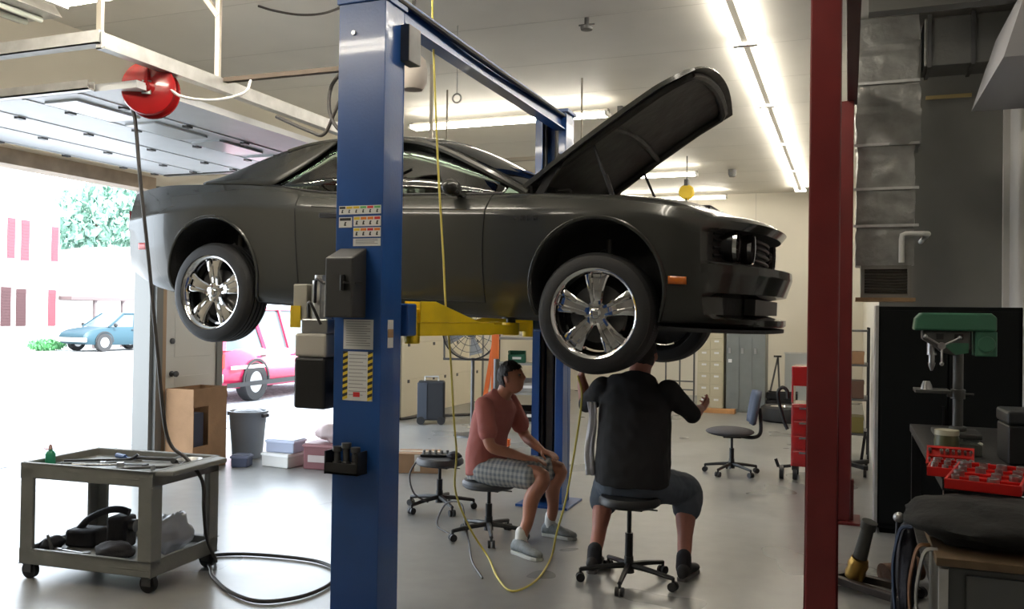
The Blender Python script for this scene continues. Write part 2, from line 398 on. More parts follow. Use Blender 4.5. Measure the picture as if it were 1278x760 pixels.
# house
t = thing('house', 'white two-storey house with red shutters across the street', 'house', (-31.5, 22, -.03))
m = MB(); m.bb(-5, 1.5, -12, 4.0+.5, 0, 5.4); m.build('wall', mat('siding', (.62,.60,.58), .8, bump=.05), t, smooth=False)
m = MB(); m.prism([(-12.3, 5.4), (4.7, 5.4), (3.0, 7.0), (-10.3, 7.0)], 6.9, 'X', -5.2); m.build('roof', mat('pale_shingle', (.5,.5,.5), .9), t, smooth=False)
SH = mat('red_shutter', (.30,.045,.06), .8); SHD = mat('brown_shutter', (.05,.02,.022), .8)
for (y0, y1, z0, z1, k) in ((2.12, 2.45, 3.55, 5.1, 0), (2.72, 3.08, 3.5, 5.08, 0), (4.1, 4.42, 3.55, 4.95, 0), (1.9, 2.32, .95, 2.45, 1), (2.55, 2.98, .95, 2.4, 1), (4.0, 4.35, .95, 2.4, 0), (.4, .75, 3.5, 5.05, 0)):
    s = MB(); s.bb(1.5, 1.54, y0, y1, z0, z1)
    for q in range(12): zz = z0+.08+q*(z1-z0-.16)/12; s.bb(1.54, 1.55, y0+.04, y1-.04, zz, zz+.05)
    s.build('shutter', SHD if k else SH, t, smooth=False)
for (y0, y1, z0, z1) in ((3.25, 3.82, 3.6, 4.95), (3.2, 3.85, 1.0, 2.4), (.95, 1.95, 3.6, 5.0)):
    s = MB(); s.bb(1.49, 1.53, y0-.06, y1+.06, z0-.06, z1+.06); s.bb(1.53, 1.545, y0, y1, (z0+z1)/2-.03, (z0+z1)/2+.03)
    w = s.build('window_frame', M_['white'], t, smooth=False)
    s = MB(); s.bb(1.525, 1.538, y0, y1, z0, z1); s.build('pane', mat('sky_glass', (.13,.20,.25), .5, spec=.2) if (y0, z0) == (3.25, 3.6) else mat('bleached_glass', (.45,.46,.46), .5), w, smooth=False)  # paler panes hold the daylight bleaching in their colour
# carport
t = thing('carport', 'open-sided carport with a brown gable roof beside the white house', 'carport', (-29.5, 27.7, -.03))
m = MB(); m.prism([(-1.0, 2.15), (3.6, 2.15), (3.6, 2.28), (-1.0, 3.15)], 5.0, 'X', -5.0); m.build('roof', mat('carport_gable', (.50,.40,.40), .85), t, smooth=False)
m = MB(); m.bb(-5.0, .1, -1.1, 3.7, 2.02, 2.15); m.build('beam', mat('carport_beam', (.14,.10,.10), .8), t, smooth=False)
for y in (.25, 1.75, 3.4):
    m = MB(); m.bb(-.15, 0, y-.06, y+.06, 0, 2.05); m.build('post', mat('carport_post', (.2,.16,.16), .8), t, smooth=False)
t = thing('building', 'low pale outbuilding with a tan roof line behind the carport', 'building', (-38, 36, -.03))
m = MB(); m.bb(-4, 0, -3, 8, 0, 4.0); m.build('wall', mat('pale_render', (.55,.52,.5), .9), t, smooth=False)
m = MB(); m.prism([(-3.3, 4.0), (8.3, 4.0), (2.5, 5.2)], 4.6, 'X', -4.3); m.build('roof', mat('tan_roof', (.42,.36,.33), .9), t, smooth=False)
def foliage(name, label, cat, loc, rad, n, leafm, trunk=None, leaf=.35):
    t = thing(name, label, cat, loc); m = MB(); rnd = random.Random(3)
    for i in range(n):
        while True:
            p = Vector((rnd.uniform(-1, 1), rnd.uniform(-1, 1), rnd.uniform(-1, 1)))
            if .35 < p.length < 1: break
        p = Vector((p.x*rad[0], p.y*rad[1], p.z*rad[2]+(rad[2]+trunk if trunk else rad[2])))
        e = Euler((rnd.uniform(0, 6), rnd.uniform(0, 6), rnd.uniform(0, 6))).to_matrix(); s = leaf*rnd.uniform(.6, 1.3)
        m.add([p+e @ Vector(q)*s for q in ((-1, 0, 0), (0, -.5, .1), (1, 0, 0), (0, .5, .1))], [(0, 1, 2, 3)])
    m.build('foliage', leafm, t, smooth=False, fix=False)
    if trunk:
        m = MB(); m.tube([(0, 0, 0), (.1, .05, trunk*.5), (0, 0, trunk+rad[2])], lambda u: .35-.25*u, 10, smooth=6)
        for a in range(5): m.tube([(0, 0, trunk), (math.cos(a*1.3)*rad[0]*.5, math.sin(a*1.3)*rad[1]*.5, trunk+rad[2]*1.2)], .08, 6)
        m.build('trunk', mat('bark', (.12,.09,.07), .9, bump=.5), t)
    return t
LEAF = mat('tree_leaves', (.20,.34,.27), .6, var=.3)
foliage('tree', 'leafy green tree rising behind the white house', 'tree', (-46, 44.5, -.03), (3.2, 4.2, 3.6), 2600, LEAF, 3.0)
foliage('bush', 'low green bush at the foot of the white house wall', 'bush', (-29.2, 25.3, -.03), (.5, .8, .22), 500, mat('bush_leaves', (.07,.26,.09), .6, var=.3), None, .09)

def simple_car(name, label, cat, loc, rz, L, Wd, H, paint, belt=.95, tail='suv', stripe=None):
    """x = forward, built as lofted body + greenhouse + wheels"""
    t = thing(name, label, cat, loc, rz)
    prof = [(-L/2, .42, .80), (-L/2+.08, .30, belt), (-L*.3, .25, belt+.03), (0, .25, belt), (L*.2, .25, belt-.01), (L*.38, .27, belt-.09), (L/2-.12, .32, belt-.2), (L/2, .45, .62)]
    rows = []
    for i in range(49):
        x = -L/2+L*i/48; zb = interp([(a, b) for a, b, c in prof], x); zt = interp([(a, c) for a, b, c in prof], x)
        e = abs(x)/(L/2); w = Wd/2*(1-.12*e**6)
        half = [(0, zb), (w*.9, zb), (w*.985, zb+.12), (w, (zb+zt)/2), (w*.97, zt-.12), (w*.9, zt), (0, zt+.03)]
        rows.append([(x, y, z) for y, z in half]+[(x, -y, z) for y, z in half[-2:0:-1]])
    m = MB(); m.grid(rows, close=True); n = len(rows[0]); m.add(rows[0], [tuple(range(n))]); m.add(rows[-1], [tuple(range(n))])
    body = m.build('body', paint, t, angle=40)
    r = .36; xa = L*.30
    if tail == 'suv': g = [(-L/2+.12, 0), (-L/2+.35, 1), (L*.05, 1), (L*.24, 0)]
    else: g = [(-L*.05, 0), (-L*.02, 1), (L*.12, 1), (L*.27, 0)]
    bw, tw = Wd*.44, Wd*.36
    def ring(x, k, s=0): return [(x, -bw+(bw-tw)*k-s, belt+(H-belt)*k), (x, bw-(bw-tw)*k+s, belt+(H-belt)*k)]
    (x0, _), (x1, _), (x2, _), (x3, _) = g
    def q(x, k, sd): return (x, sd*(bw+(tw-bw)*k), belt+(H-belt)*k)
    m = MB(); m.add([q(x1, 1, -1), q(x2, 1, -1), q(x2, 1, 1), q(x1, 1, 1), (x1+.1, 0, H+.04), (x2-.1, 0, H+.04)], [(0, 1, 5, 4), (4, 5, 2, 3), (0, 4, 3), (1, 2, 5)])
    for sd in (-1, 1):
        for a, b in (((x0, 0), (x1, 1)), ((x1, 1), (x2, 1)), ((x2, 1), (x3, 0)), ((x0+(x3-x0)*.36, 0), (x1+(x2-x1)*.33, 1)), ((x0+(x3-x0)*.6, 0), (x1+(x2-x1)*.72, 1))): m.bar(q(a[0], a[1], sd), q(b[0], b[1], sd), .07, .06)
    m.build('roof', paint, t, smooth=False)
    m = MB(); e = .012
    for sd in (-1, 1): m.add([q(x0, 0, sd*.99), q(x3, 0, sd*.99), q(x2, 1, sd*.99), q(x1, 1, sd*.99)], [(0, 1, 2, 3)])
    m.add([q(x0, 0, -1), q(x0, 0, 1), q(x1, 1, 1), q(x1, 1, -1)], [(0, 1, 2, 3)]); m.add([q(x3, 0, -1), q(x3, 0, 1), q(x2, 1, 1), q(x2, 1, -1)], [(0, 1, 2, 3)])
    m.build('window_glass', mat('car_window', (.10,.13,.15), .08), t, smooth=False)
    for sx in (-1, 1):
        for sy in (-1, 1):
            m = MB(); m.lathe([(.2, -.11), (r-.02, -.11), (r, -.08), (r, .08), (r-.02, .11), (.2, .11)], (sx*xa, sy*(Wd/2-.1), r), 'Y', 28)
            w = m.build('wheel', M_['rubber'], t)
            m = MB(); m.lathe([(0, -.09), (.2, -.10), (.21, -.06), (.21, .06), (.2, .10), (0, .09)], (sx*xa, sy*(Wd/2-.1), r), 'Y', 20); m.build('hubcap', M_['steel'], w)
            m = MB(); m.lathe([(r+.005, -.02), (r+.05, -.02), (r+.05, .005), (r+.005, .005)], (sx*xa, sy*(Wd/2-.005), r+.02), 'Y', 24, a0=0, a1=PI); m.build('wheel_arch', M_['blk'], t)
    if stripe:
        for sy in (-1, 1):
            m = MB(); m.bb(-L/2+.2, L/2-.25, sy*(Wd/2)-.012, sy*(Wd/2)+.014, .62, .68); m.build('side_moulding', stripe, t, smooth=False)
            m = MB(); m.bb(-L/2+.1, L/2-.2, sy*(Wd/2)-.02, sy*(Wd/2)+.012, .3, .38); m.build('rocker_moulding', M_['blk'], t, smooth=False)
    m = MB()
    for sy in (-1, 1): m.bb(-L/2-.01, -L/2+.1, sy*Wd*.43-.06, sy*Wd*.43+.06, belt-.3, belt-.05)
    split_build(m, 'tail_lamp', M_['redpl'], t, smooth=False)
    m = MB(); m.bb(-L/2-.08, -L/2+.1, -Wd*.46, Wd*.46, .38, .55); m.bb(L/2-.1, L/2+.06, -Wd*.46, Wd*.46, .38, .55); split_build(m, 'bumper', M_['grey'], t, smooth=False, bevel=.03)
    for sy in (-1, 1):
        m = MB(); m.ball((L*.2, sy*(Wd/2+.08), belt+.08), (.06, .1, .08), 8); m.build('side_mirror', M_['blk'], t)
        for dx in (-.02, -.26):
            m = MB(); m.bb(L*dx-.08, L*dx+.08, sy*Wd/2-.02, sy*(Wd/2+.012)+(.0), belt-.13, belt-.1); m.build('door_handle', M_['blk'], t, smooth=False)
    return t
simple_car('suv', 'small teal blue car parked under the carport across the street', 'car', (-27.6, 27.2, -.03), -PI/2-.1, 4.1, 1.75, 1.48, mat('teal_car_paint', (.02,.055,.075), .45, spec=.3))
simple_car('parked_car', 'bright red car parked outside the middle garage opening', 'car', (-11.2, 14.8, -.03), PI/2+.04, 4.7, 1.8, 1.72, mat('red_truck_paint', (.55,.03,.10), .25, coat=1.0), tail='suv', stripe=mat('pale_moulding', (.7,.55,.6), .4))
# ================================================================== THE CAR (dark grey coupe on the blue lift)
cyaw, cpit = R(-2.9), R(1.9)
car = thing('car', 'dark grey two-door muscle car raised on the blue lift with its hood open', 'car', (-2.86-.93*math.sin(-cyaw)*-1*-1+.06, 5.075+.93, 1.475), rot=(0, cpit, cyaw))
PAINT = M_['car']; LIN = M_['dark']
ZT = [(-2.55,.99),(-2.3,1.035),(-1.9,1.055),(-1.4,1.05),(-1.0,1.03),(-.6,.985),(0,.962),(.6,.962),(1.0,.96),(1.5,.945),(1.9,.905),(2.2,.85),(2.4,.79)]
ZC = [(-2.55,1.02),(-2.2,1.09),(-1.85,1.11),(-.8,1.05),(.9,1.02),(1.5,1.0),(1.95,.955),(2.2,.88),(2.4,.80)]
ZB = [(-2.55,.40),(-2.3,.30),(-2.0,.24),(-1.4,.19),(.9,.17),(1.9,.18),(2.3,.19)]
WX = [(-2.55,.88),(-2.3,.935),(-1.9,.985),(-1.4,1.0),(-.9,.985),(-.3,.975),(.7,.975),(1.4,1.0),(1.9,.985),(2.2,.95),(2.4,.90)]
CR = [(-2.5,.80),(-1.9,.885),(-1.4,.915),(-.9,.905),(-.3,.88),(.6,.87),(1.5,.865),(2.0,.82),(2.4,.74)]
def section(x):
    zb, zt, zc, w, zr = interp(ZB, x), interp(ZT, x), interp(ZC, x), interp(WX, x), interp(CR, x)
    k = [(0,zb),(.45,zb),(.74,zb),(.85,zb+.02),(.895,zb+.07),(.918,zb+.16),(.934,zb+.30),(.948,(zb+.30+zr-.06)/2),(.953,zr-.06),(.950,zr-.022),(.938,zr),(.918,zr+(zt-zr)*.35),(.885,zr+(zt-zr)*.75),(.855,zt),(.80,zt+.010),(.6,zt+(zc-zt)*.6+.004),(.35,zc-.006),(0,zc)]
    return [(y*w, z) for y, z in k]
def sstep(a): a = max(0, min(1, a)); return a*a*(3-2*a)
def bow(x, y):
    yy = (abs(y)/.95)**2.2
    return x-.27*sstep((x-1.75)/.7)*yy+.14*sstep((-x-1.9)/.6)*yy
def yside(x, z):
    s = section(x)
    for i in range(3, 13):
        if s[i][1] <= z <= s[i+1][1]:
            t = (z-s[i][1])/(s[i+1][1]-s[i][1]+1e-9); return s[i][0]+t*(s[i+1][0]-s[i][0])
    return s[3][0] if z < s[3][1] else s[13][0]
xs = [-2.5+i*(2.28+2.5)/110 for i in range(111)]
rows = []
for x in xs:
    h = section(x); pts = [(y, z) for y, z in h]+[(-y, z) for y, z in h[-2:0:-1]]
    rows.append([(bow(x, y), y, z) for y, z in pts])
m = MB(); m.grid(rows, close=True)
NF = {0:.02}
FP = [(.15,.10),(.20,.17),(.235,.17),(.26,.04),(.36,.04),(.385,.165),(.50,.20),(.545,.195),(.565,.03),(.60,.02),(.73,.02),(.755,.115),(.80,.15),(.83,.10),(.87,.0)]
RP = [(.30,.14),(.40,.05),(.50,-.05),(.62,-.075),(.68,-.06),(.70,-.03),(.88,-.03),(.90,-.06),(.97,-.055),(1.03,0)]
def lin(tab, x):
    if x <= tab[0][0]: return tab[0][1]
    for (a, b), (c, d) in zip(tab, tab[1:]):
        if x <= c: return b+(d-b)*(x-a)/(c-a)
    return tab[-1][1]
def fascia(xe, tab, side):
    h = section(xe)[2:15]; K = 40; ring = [(y, z) for y, z in h]
    zz = sorted(set([z for y, z in ring]+[z for z, _ in tab if ring[0][1] < z < ring[-1][1]]+[z+.004 for z, _ in tab if ring[0][1] < z+.004 < ring[-1][1]]))
    R_ = []
    for z in zz:
        for i in range(len(ring)-1):
            if ring[i][1] <= z <= ring[i+1][1]+1e-9: break
        a, b = ring[i], ring[i+1]; t = 0 if b[1] == a[1] else (z-a[1])/(b[1]-a[1]); ye = a[0]+t*(b[0]-a[0])
        row = []
        for k in range(K+1):
            u = -1+2*k/K; u = math.copysign(1-(1-abs(u))**1.3, u); y = ye*u
            row.append((bow(xe, y)+lin(tab, z)*(1-abs(u)**9), y, z))
        R_.append(row)
    return R_
rf = fascia(xs[-1], FP, 1); m.grid(rf)
rb = fascia(xs[0], RP, -1); m.grid(rb)
# caps under and over the fascias
for xe, rr in ((xs[-1], rf), (xs[0], rb)):
    top = section(xe)[14:]; tp = [(bow(xe, y), y, z) for y, z in top]+[(bow(xe, -y), -y, z) for y, z in top[-2::-1]]
    row = rr[-1][::-1]; m.add(tp+row, [tuple(range(len(tp)+len(row)))])
    bot = section(xe)[:3]; bp = [(bow(xe, -y), -y, z) for y, z in bot[::-1]]+[(bow(xe, y), y, z) for y, z in bot[1:]]
    m.add(bp+rr[0][::-1], [tuple(range(len(bp)+len(rr[0])))])
body = m.build('body', [PAINT, LIN], car, fix=True, smooth=True, angle=28)
bmq = bmesh.new(); bmq.from_mesh(body.data); bmesh.ops.remove_doubles(bmq, verts=bmq.verts, dist=.002); bmesh.ops.triangulate(bmq, faces=[f for f in bmq.faces if len(f.verts) > 4])
bmesh.ops.holes_fill(bmq, edges=[e for e in bmq.edges if e.is_boundary]); bmesh.ops.recalc_face_normals(bmq, faces=bmq.faces); bmq.to_mesh(body.data); bmq.free()
# wheel wells and the engine bay are cut out
WR, WB = .415, 1.473
cuts = []
for sx in (-1, 1):
    for sy in (-1, 1):
        c = MB(); c.cyl((sx*WB, sy*.58, .385), (sx*WB, sy*1.2, .385), WR, n=56); c.mi = 0; cuts.append(c.build('cutter', LIN, car, smooth=False))
c = MB(); c.prism([(.98,-.56),(2.1,-.56),(2.1,.56),(.98,.56)], .8, 'Z', .60); cuts.append(c.build('cutter', LIN, car, smooth=False))
c = MB(); c.bb(-1.03, .72, -.66, .66, .52, 1.4); cuts.append(c.build('cutter', LIN, car, smooth=False))
for c in cuts:
    q = body.modifiers.new('cut', 'BOOLEAN'); q.operation = 'DIFFERENCE'; q.object = c; q.solver = 'EXACT'
bpy.context.view_layer.update(); apply_mods(body)
for c in cuts: bpy.data.objects.remove(c)
me = body.data
me.materials.clear(); me.materials.append(PAINT); me.materials.append(LIN)
for p in me.polygons:
    c = p.center; k = 0
    if abs(abs(c.x)-WB) < WR+.02 and abs(c.y) < .955:
        d = math.hypot(abs(c.x)-WB, c.z-.385)
        if abs(d-WR) < .012 and abs(p.normal.y) < .3 and abs(c.y) < .93: k = 1
        if abs(abs(c.y)-.58) < .005 and d < WR: k = 1
    if .97 < c.x < 2.11 and abs(c.y) < .705 and c.z < .99 and c.z > .58 and (abs(p.normal.z) < .3 or c.z < .61): k = 1
    if -1.04 < c.x < .73 and abs(c.y) < .665 and .51 < c.z < 1.1 and (abs(p.normal.z) < .3 or c.z < .53): k = 1
    if p.normal.z < -.9 and c.z < .3: k = 1
    if c.x > 1.9 and p.normal.x > .3 and abs(c.y) < .845 and (.562 < c.z < .745 or (.24 < c.z < .37 and abs(c.y) < .70)): k = 1
    if c.x > 2.0 and abs(p.normal.z) > .8 and abs(c.y) < .82 and (.555 < c.z < .575 or .735 < c.z < .758): k = 1
    p.material_index = k
me.polygons.foreach_set('use_smooth', [True]*len(me.polygons)); me.set_sharp_from_angle(angle=R(30))
# arch lips
for sx in (-1, 1):
    for sy in (-1, 1):
        a = MB(); pts = []
        for i in range(41):
            t = R(-24)+R(228)*i/40; x = sx*WB+(WR+.006)*math.cos(t); z = .385+(WR+.006)*math.sin(t)
            pts.append((x, sy*(yside(x, z)+.002), z))
        a.tube(pts, .013, 8); a.build('wheel_arch_lip', PAINT, car)
# door shut lines, sill strip
def seam(pts, r=.006, name='door_seam'):
    a = MB(); a.tube(pts, r, 6); return a.build(name, mat('shut_gap', (.004,.004,.004), .9), car)
for sy in (-1, 1):
    zz = [.27+.69*i/20 for i in range(21)]
    seam([(.74-.02*math.sin(i/20*PI), sy*(yside(.74, z)-.0015), z) for i, z in enumerate(zz)])
    seam([(-.70-.06*(z-.27), sy*(yside(-.7, z)-.0015), z) for z in zz])
    seam([(-.70+1.44*i/24, sy*(yside(-.70+1.44*i/24, .27)-.0015), .27) for i in range(25)])
    a = MB(); a.bb(-.53, -.33, sy*.925-.012, sy*.925+.012, .80, .835); lab(a.build('door_handle', M_['blkm'], car, bevel=.008), 'dark door pull')
    a = MB(); a.tube([(x, sy*(yside(x, interp(CR, x)-.012)+.001), interp(CR, x)-.012) for x in [-.60+.1*i for i in range(13)]], .006, 6); a.build('body_side_crease', PAINT, car)
# fuel door, badge, marker lamps, tail stripe
for i, w in enumerate((.030, .030, .036, .030)):
    a = MB(); x = .93+i*.045; yy = -yside(x, .80)-.001
    a.bb(x, x+w*.3, yy-.003, yy+.003, .785, .815); a.bb(x+w*.3, x+w, yy-.003, yy+.003, .796, .804); 
    if i % 2: a.bb(x+w*.75, x+w, yy-.003, yy+.003, .785, .815)
    a.build('fender_badge', M_['blk'], car, smooth=False)
for sy in (-1, 1):
    a = MB(); x0 = 1.99; rws = []
    for i in range(9):
        x = x0-.02+.19*i/8; rws.append([(bow(x, yside(x, z)), sy*(yside(x, z)+.006), z) for z in (.425, .445, .470)])
    a.grid(rws); lab(a.build('side_marker', M_['amber'], car, solid=.006), 'amber side marker')
    a = MB(); rws = []
    for i in range(7):
        x = -2.36+.13*i/6; rws.append([(bow(x, yside(x, z)), sy*(yside(x, z)+.004), z) for z in (.56, .585, .61)])
    a.grid(rws); a.build('side_marker', M_['redpl'], car, solid=.006)
# grille, headlamps, lower intake, splitter
a = MB(); 
for z in (.60, .645, .69, .73): a.tube([(bow(2.28, y)+.03*(1-abs(y/.86)**9), y, z) for y in [-.80+.08*i for i in range(21)]], .012, 6)
a.build('grille', M_['blk'], car)
for sy in (-1, 1):
    for y in (.66, .47):
        X = bow(2.28, y)+.025
        a = MB(); a.lathe([(.0, .0), (.07, .0), (.088, .045), (.094, .045), (.094, -.05), (0, -.05)], (X, sy*y, .665), 'X', 28); h = a.build('headlamp', M_['blkm'], car)
        a = MB(); a.lathe([(.086, .03), (.096, .035), (.096, .058), (.086, .055)], (X, sy*y, .665), 'X', 28); a.build('headlamp_ring', M_['chrome'], h)
        a = MB(); a.lathe([(0, .03), (.045, .028), (.085, .015)], (X, sy*y, .665), 'X', 24); lab(a.build('headlamp_lens', mat('lamp_lens', (.25,.25,.27), .08, coat=1), h), 'clear projector lens')
a = MB(); a.bb(2.28, 2.345, -.5, .5, .265, .36); a.build('lower_intake', M_['blk'], car, smooth=False)
a = MB(); P_ = [(bow(2.34, y)+.10*(1-abs(y/.9)**6), y) for y in [-.86+.086*i for i in range(21)]]
a.prism(P_+[(1.85, .86), (1.85, -.86)], .022, 'Z', .155); a.build('chin_spoiler', M_['blk'], car, smooth=False)
# tail lamps, rear bumper seam
for sy in (-1, 1):
    a = MB(); a.grid([[(bow(-2.5, y)-.035*(1-(y/.84)**9), y, z) for z in (.71, .79, .87)] for y in [sy*(.10+.068*i) for i in range(11)]]); a.build('tail_lamp', mat('tail_lens', (.20,.01,.01), .15, coat=1), car, solid=.012)
a = MB(); a.bb(-2.28, -2.05, -.45, -.3, .26, .32); 
for y in (-.42, .42):
    q = MB(); q.cyl((-2.55, y, .36), (-2.25, y, .34), .042, n=18, cap=False); q.cyl((-2.545, y, .36), (-2.3, y, .345), .034, n=18); q.build('exhaust_tip', M_['chrome'], car)
# underbody bits
a = MB(); a.tube([(-2.3,.42,.33),(-1.7,.40,.24),(-1.0,.3,.20),(.6,.25,.18),(1.2,.2,.22)], .03, 10, smooth=6); a.build('exhaust_pipe', M_['steel'], car)
a = MB(); a.bar((1.473,-.70,.26), (1.473,.70,.26), .09, .07); a.bar((1.25,-.62,.24),(1.5,-.66,.24),.05); a.bar((1.25,.62,.24),(1.5,.66,.24),.05); a.build('front_subframe', M_['dsteel'], car, smooth=False)
a = MB(); a.bar((-1.473,-.70,.27), (-1.473,.70,.27), .10, .08); a.ball((-1.473, 0, .27), (.16,.13,.10), 10); a.build('rear_axle', M_['dsteel'], car)
for sx in (-1, 1):
    for sy in (-1, 1):
        a = MB(); pts = [(sx*WB-.02+.055*math.cos(t*.6), sy*.60+.055*math.sin(t*.6), .26+.0095*t) for t in range(40)]; a.tube(pts, .009, 6); a.cyl((sx*WB-.02, sy*.60, .24), (sx*WB-.02, sy*.60, .70), .022, n=10); a.build('coil_spring', M_['dsteel'], car)
# engine in the open bay
a = MB(); a.bb(1.12, 1.80, -.28, .28, .60, .80); a.bb(1.15, 1.75, -.13, .13, .80, .88)
for sy in (-1, 1): a.prism([(sy*.14,.78),(sy*.33,.72),(sy*.36,.80),(sy*.18,.90)], .58, 'X', 1.15)
a.cyl((1.84, 0, .72), (1.90, 0, .72), .10, n=20); a.build('engine', M_['dsteel'], car, smooth=False, bevel=.008)
a = MB(); a.bb(1.98, 2.06, -.55, .55, .62, .92); a.build('radiator', M_['blk'], car, smooth=False)
a = MB(); a.bb(1.55, 1.85, .36, .54, .62, .84); a.build('battery', M_['blk'], car, smooth=False, bevel=.006)
a = MB(); a.cyl((1.15, -.44, .605), (1.15, -.44, .88), .08, n=20); a.build('coolant_tank', M_['white'], car)

# greenhouse
RAIL = [(.93,.72,.985),(.60,.69,1.15),(.22,.645,1.315),(-.08,.61,1.385),(-.5,.595,1.405),(-.86,.60,1.378),(-1.16,.635,1.295),(-1.43,.69,1.185),(-1.66,.74,1.085)]
CEN = [(1.05,1.02),(.70,1.20),(.28,1.385),(-.05,1.452),(-.5,1.468),(-.88,1.44),(-1.17,1.35),(-1.41,1.24),(-1.60,1.12)]
rail = smoothpath(RAIL, 8); cen = smoothpath([(a, 0, b) for a, b in CEN], 8); NR = len(rail)
def roofrow(i, K=14):
    a, c = rail[i], cen[i]; out = []
    for k in range(-K, K+1):
        u = k/K; s = 1-abs(u)**2.4; y = a.y*u
        out.append((a.x+(c.x-a.x)*(1-u*u), y, a.z+(c.z-a.z)*s))
    return out
i1, i2 = 18, 44   # rows: windshield [0,i1], roof [i1,i2], backlight [i2,end]
a = MB(); a.grid([roofrow(i) for i in range(i1, i2+1)]); a.build('roof', PAINT, car, solid=.02, angle=60)
a = MB(); a.grid([roofrow(i)[1:-1] for i in range(0, i1+1)]); a.build('windshield', M_['glass'], car, solid=.006, angle=60)
a = MB(); a.grid([roofrow(i)[6:-6] for i in range(i2, NR-2)]); a.build('rear_window', M_['glass'], car, solid=.006, angle=60)
for sy in (-1, 1):
    a = MB(); a.tube([(p.x, sy*p.y, p.z-.004) for p in rail[:i1+4]], .026, 8); lab(a.build('windshield_pillar', PAINT, car), None) if 0 else a.build('windshield_pillar', PAINT, car)
    a = MB(); a.tube([(p.x, sy*(p.y+.004), p.z-.01) for p in rail[i1:i2+2]], .020, 8); a.build('roof_rail', PAINT, car)
    # C pillar: from backlight edge to the quarter window
    rws = []
    for i in range(i2-9, NR):
        p = rail[i]; zb = interp(ZT, p.x)+.005; yb = .845*interp(WX, p.x)
        f0 = 1.0 if p.x < -1.10 else 0
        # lower edge follows the belt behind x=-1.1, the quarter window slope ahead of it
        if p.x >= -1.03: t = (p.x+1.03)/.40; t = min(.94, t)*.96; lowz = zb+(p.z-zb)*t; lowy = yb+(p.y-yb)*t
        else: lowz, lowy = zb, yb
        rws.append([(p.x, sy*(p.y+(lowy-p.y)*k/5), p.z+(lowz-p.z)*k/5+.012*math.sin(PI*k/5)) for k in range(6)])
    a = MB(); a.grid(rws); a.build('rear_quarter_pillar', PAINT, car, solid=.015, angle=60)
    # inner strip from backlight to the pillar
    a = MB(); a.grid([(roofrow(i)[:7] if sy < 0 else roofrow(i)[-7:]) for i in range(i2, NR)]); a.build('rear_window_surround', PAINT, car, solid=.012, angle=60)
    def sideq(x0, x1, name, n=16):
        rws = []
        for k in range(n+1):
            x = x0+(x1-x0)*k/n
            for j in range(NR-1):
                if rail[j].x >= x >= rail[j+1].x: break
            t = (rail[j].x-x)/(rail[j].x-rail[j+1].x+1e-9); r = rail[j].lerp(rail[j+1], t)
            zb, yb = interp(ZT, x)+.002, .835*interp(WX, x)
            top = r
            if name == 'quarter_window' and x < -.63: q = max(0, 1-(-.63-x)/.40); top = Vector((x, yb+(r.y-yb)*q, zb+(r.z-zb)*q))
            rws.append([(x, sy*(yb+(top.y-.004-yb)*g), zb+(top.z-.015-zb)*g) for g in (0, .33, .67, 1)])
        a = MB(); a.grid(rws); a.build(name, M_['glass'], car, solid=.004, angle=60)
    sideq(.80, -.36, 'door_window'); sideq(-.48, -1.0, 'quarter_window')
    zb = interp(ZT, -.42)
    a = MB(); a.bar((-.40, sy*.825, zb), (-.43, sy*.60, 1.395), .12, .03); a.build('centre_pillar', M_['blk'], car, smooth=False)
    a = MB(); a.tube([(.80-.1*i, sy*.842*interp(WX, .8-.1*i), interp(ZT, .8-.1*i)+.006) for i in range(20)], .009, 6); a.build('window_trim', M_['blkm'], car)
    # mirror
    a = MB(); a.ball((.50, sy*.955, .99), (.055,.095,.055), 12); a.bar((.52, sy*.82, .955), (.52, sy*.92, .965), .05, .03); lab(a.build('side_mirror', PAINT, car), 'door mirror')
# cabin: seats, wheel, dash
INT = mat('dark_interior', (.025,.024,.024), .8); REDT = mat('red_interior_cloth', (.30,.02,.03), .7)
for sy in (-.38, .38):
    a = MB(); a.box((-.15, sy, .60), (.52, .50, .14)); a.box((-.42, sy, .88), (.14, .48, .58), (0, -.25, 0)); a.box((-.53, sy, 1.22), (.09, .26, .16), (0, -.2, 0)); a.build('seat', INT, car, smooth=False, bevel=.03)
a = MB(); a.box((-.90, 0, .82), (.16, 1.2, .5), (0, -.3, 0)); a.build('rear_seat', INT, car, smooth=False, bevel=.03)
a = MB(); a.prism([(.72,.60),(.72,1.0),(.60,1.02),(.42,.95),(.42,.70)], 1.3, 'Y', -.65); a.build('dashboard', INT, car, smooth=False, bevel=.02)
a = MB(); a.tube([(.33+.06*math.sin(t*PI/12), .38+.18*math.cos(t*PI/12), .95+.17*math.sin(t*PI/12)) for t in range(24)], .014, 8, closed=True); a.bar((.33,.22,.95),(.33,.54,.95),.03,.02); a.cyl((.33,.38,.95),(.5,.38,.9),.03); a.build('steering_wheel', M_['blk'], car)
a = MB(); a.ball((.42, -.50, 1.03), (.17,.12,.06), 12); lab(a.build('dash_cloth', REDT, car), 'red cloth lying on the dashboard')
a = MB(); a.bb(-1.4, -1.02, -.6, .6, 1.055, 1.07); a.build('parcel_shelf', INT, car, smooth=False)
a = MB()
for sy in (.15, -.45): a.tube([(1.02, sy, 1.035), (1.0, sy+.28, 1.08), (.93, sy+.52, 1.10)], .008, 6)
split_build(a, 'wiper', M_['blk'], car)

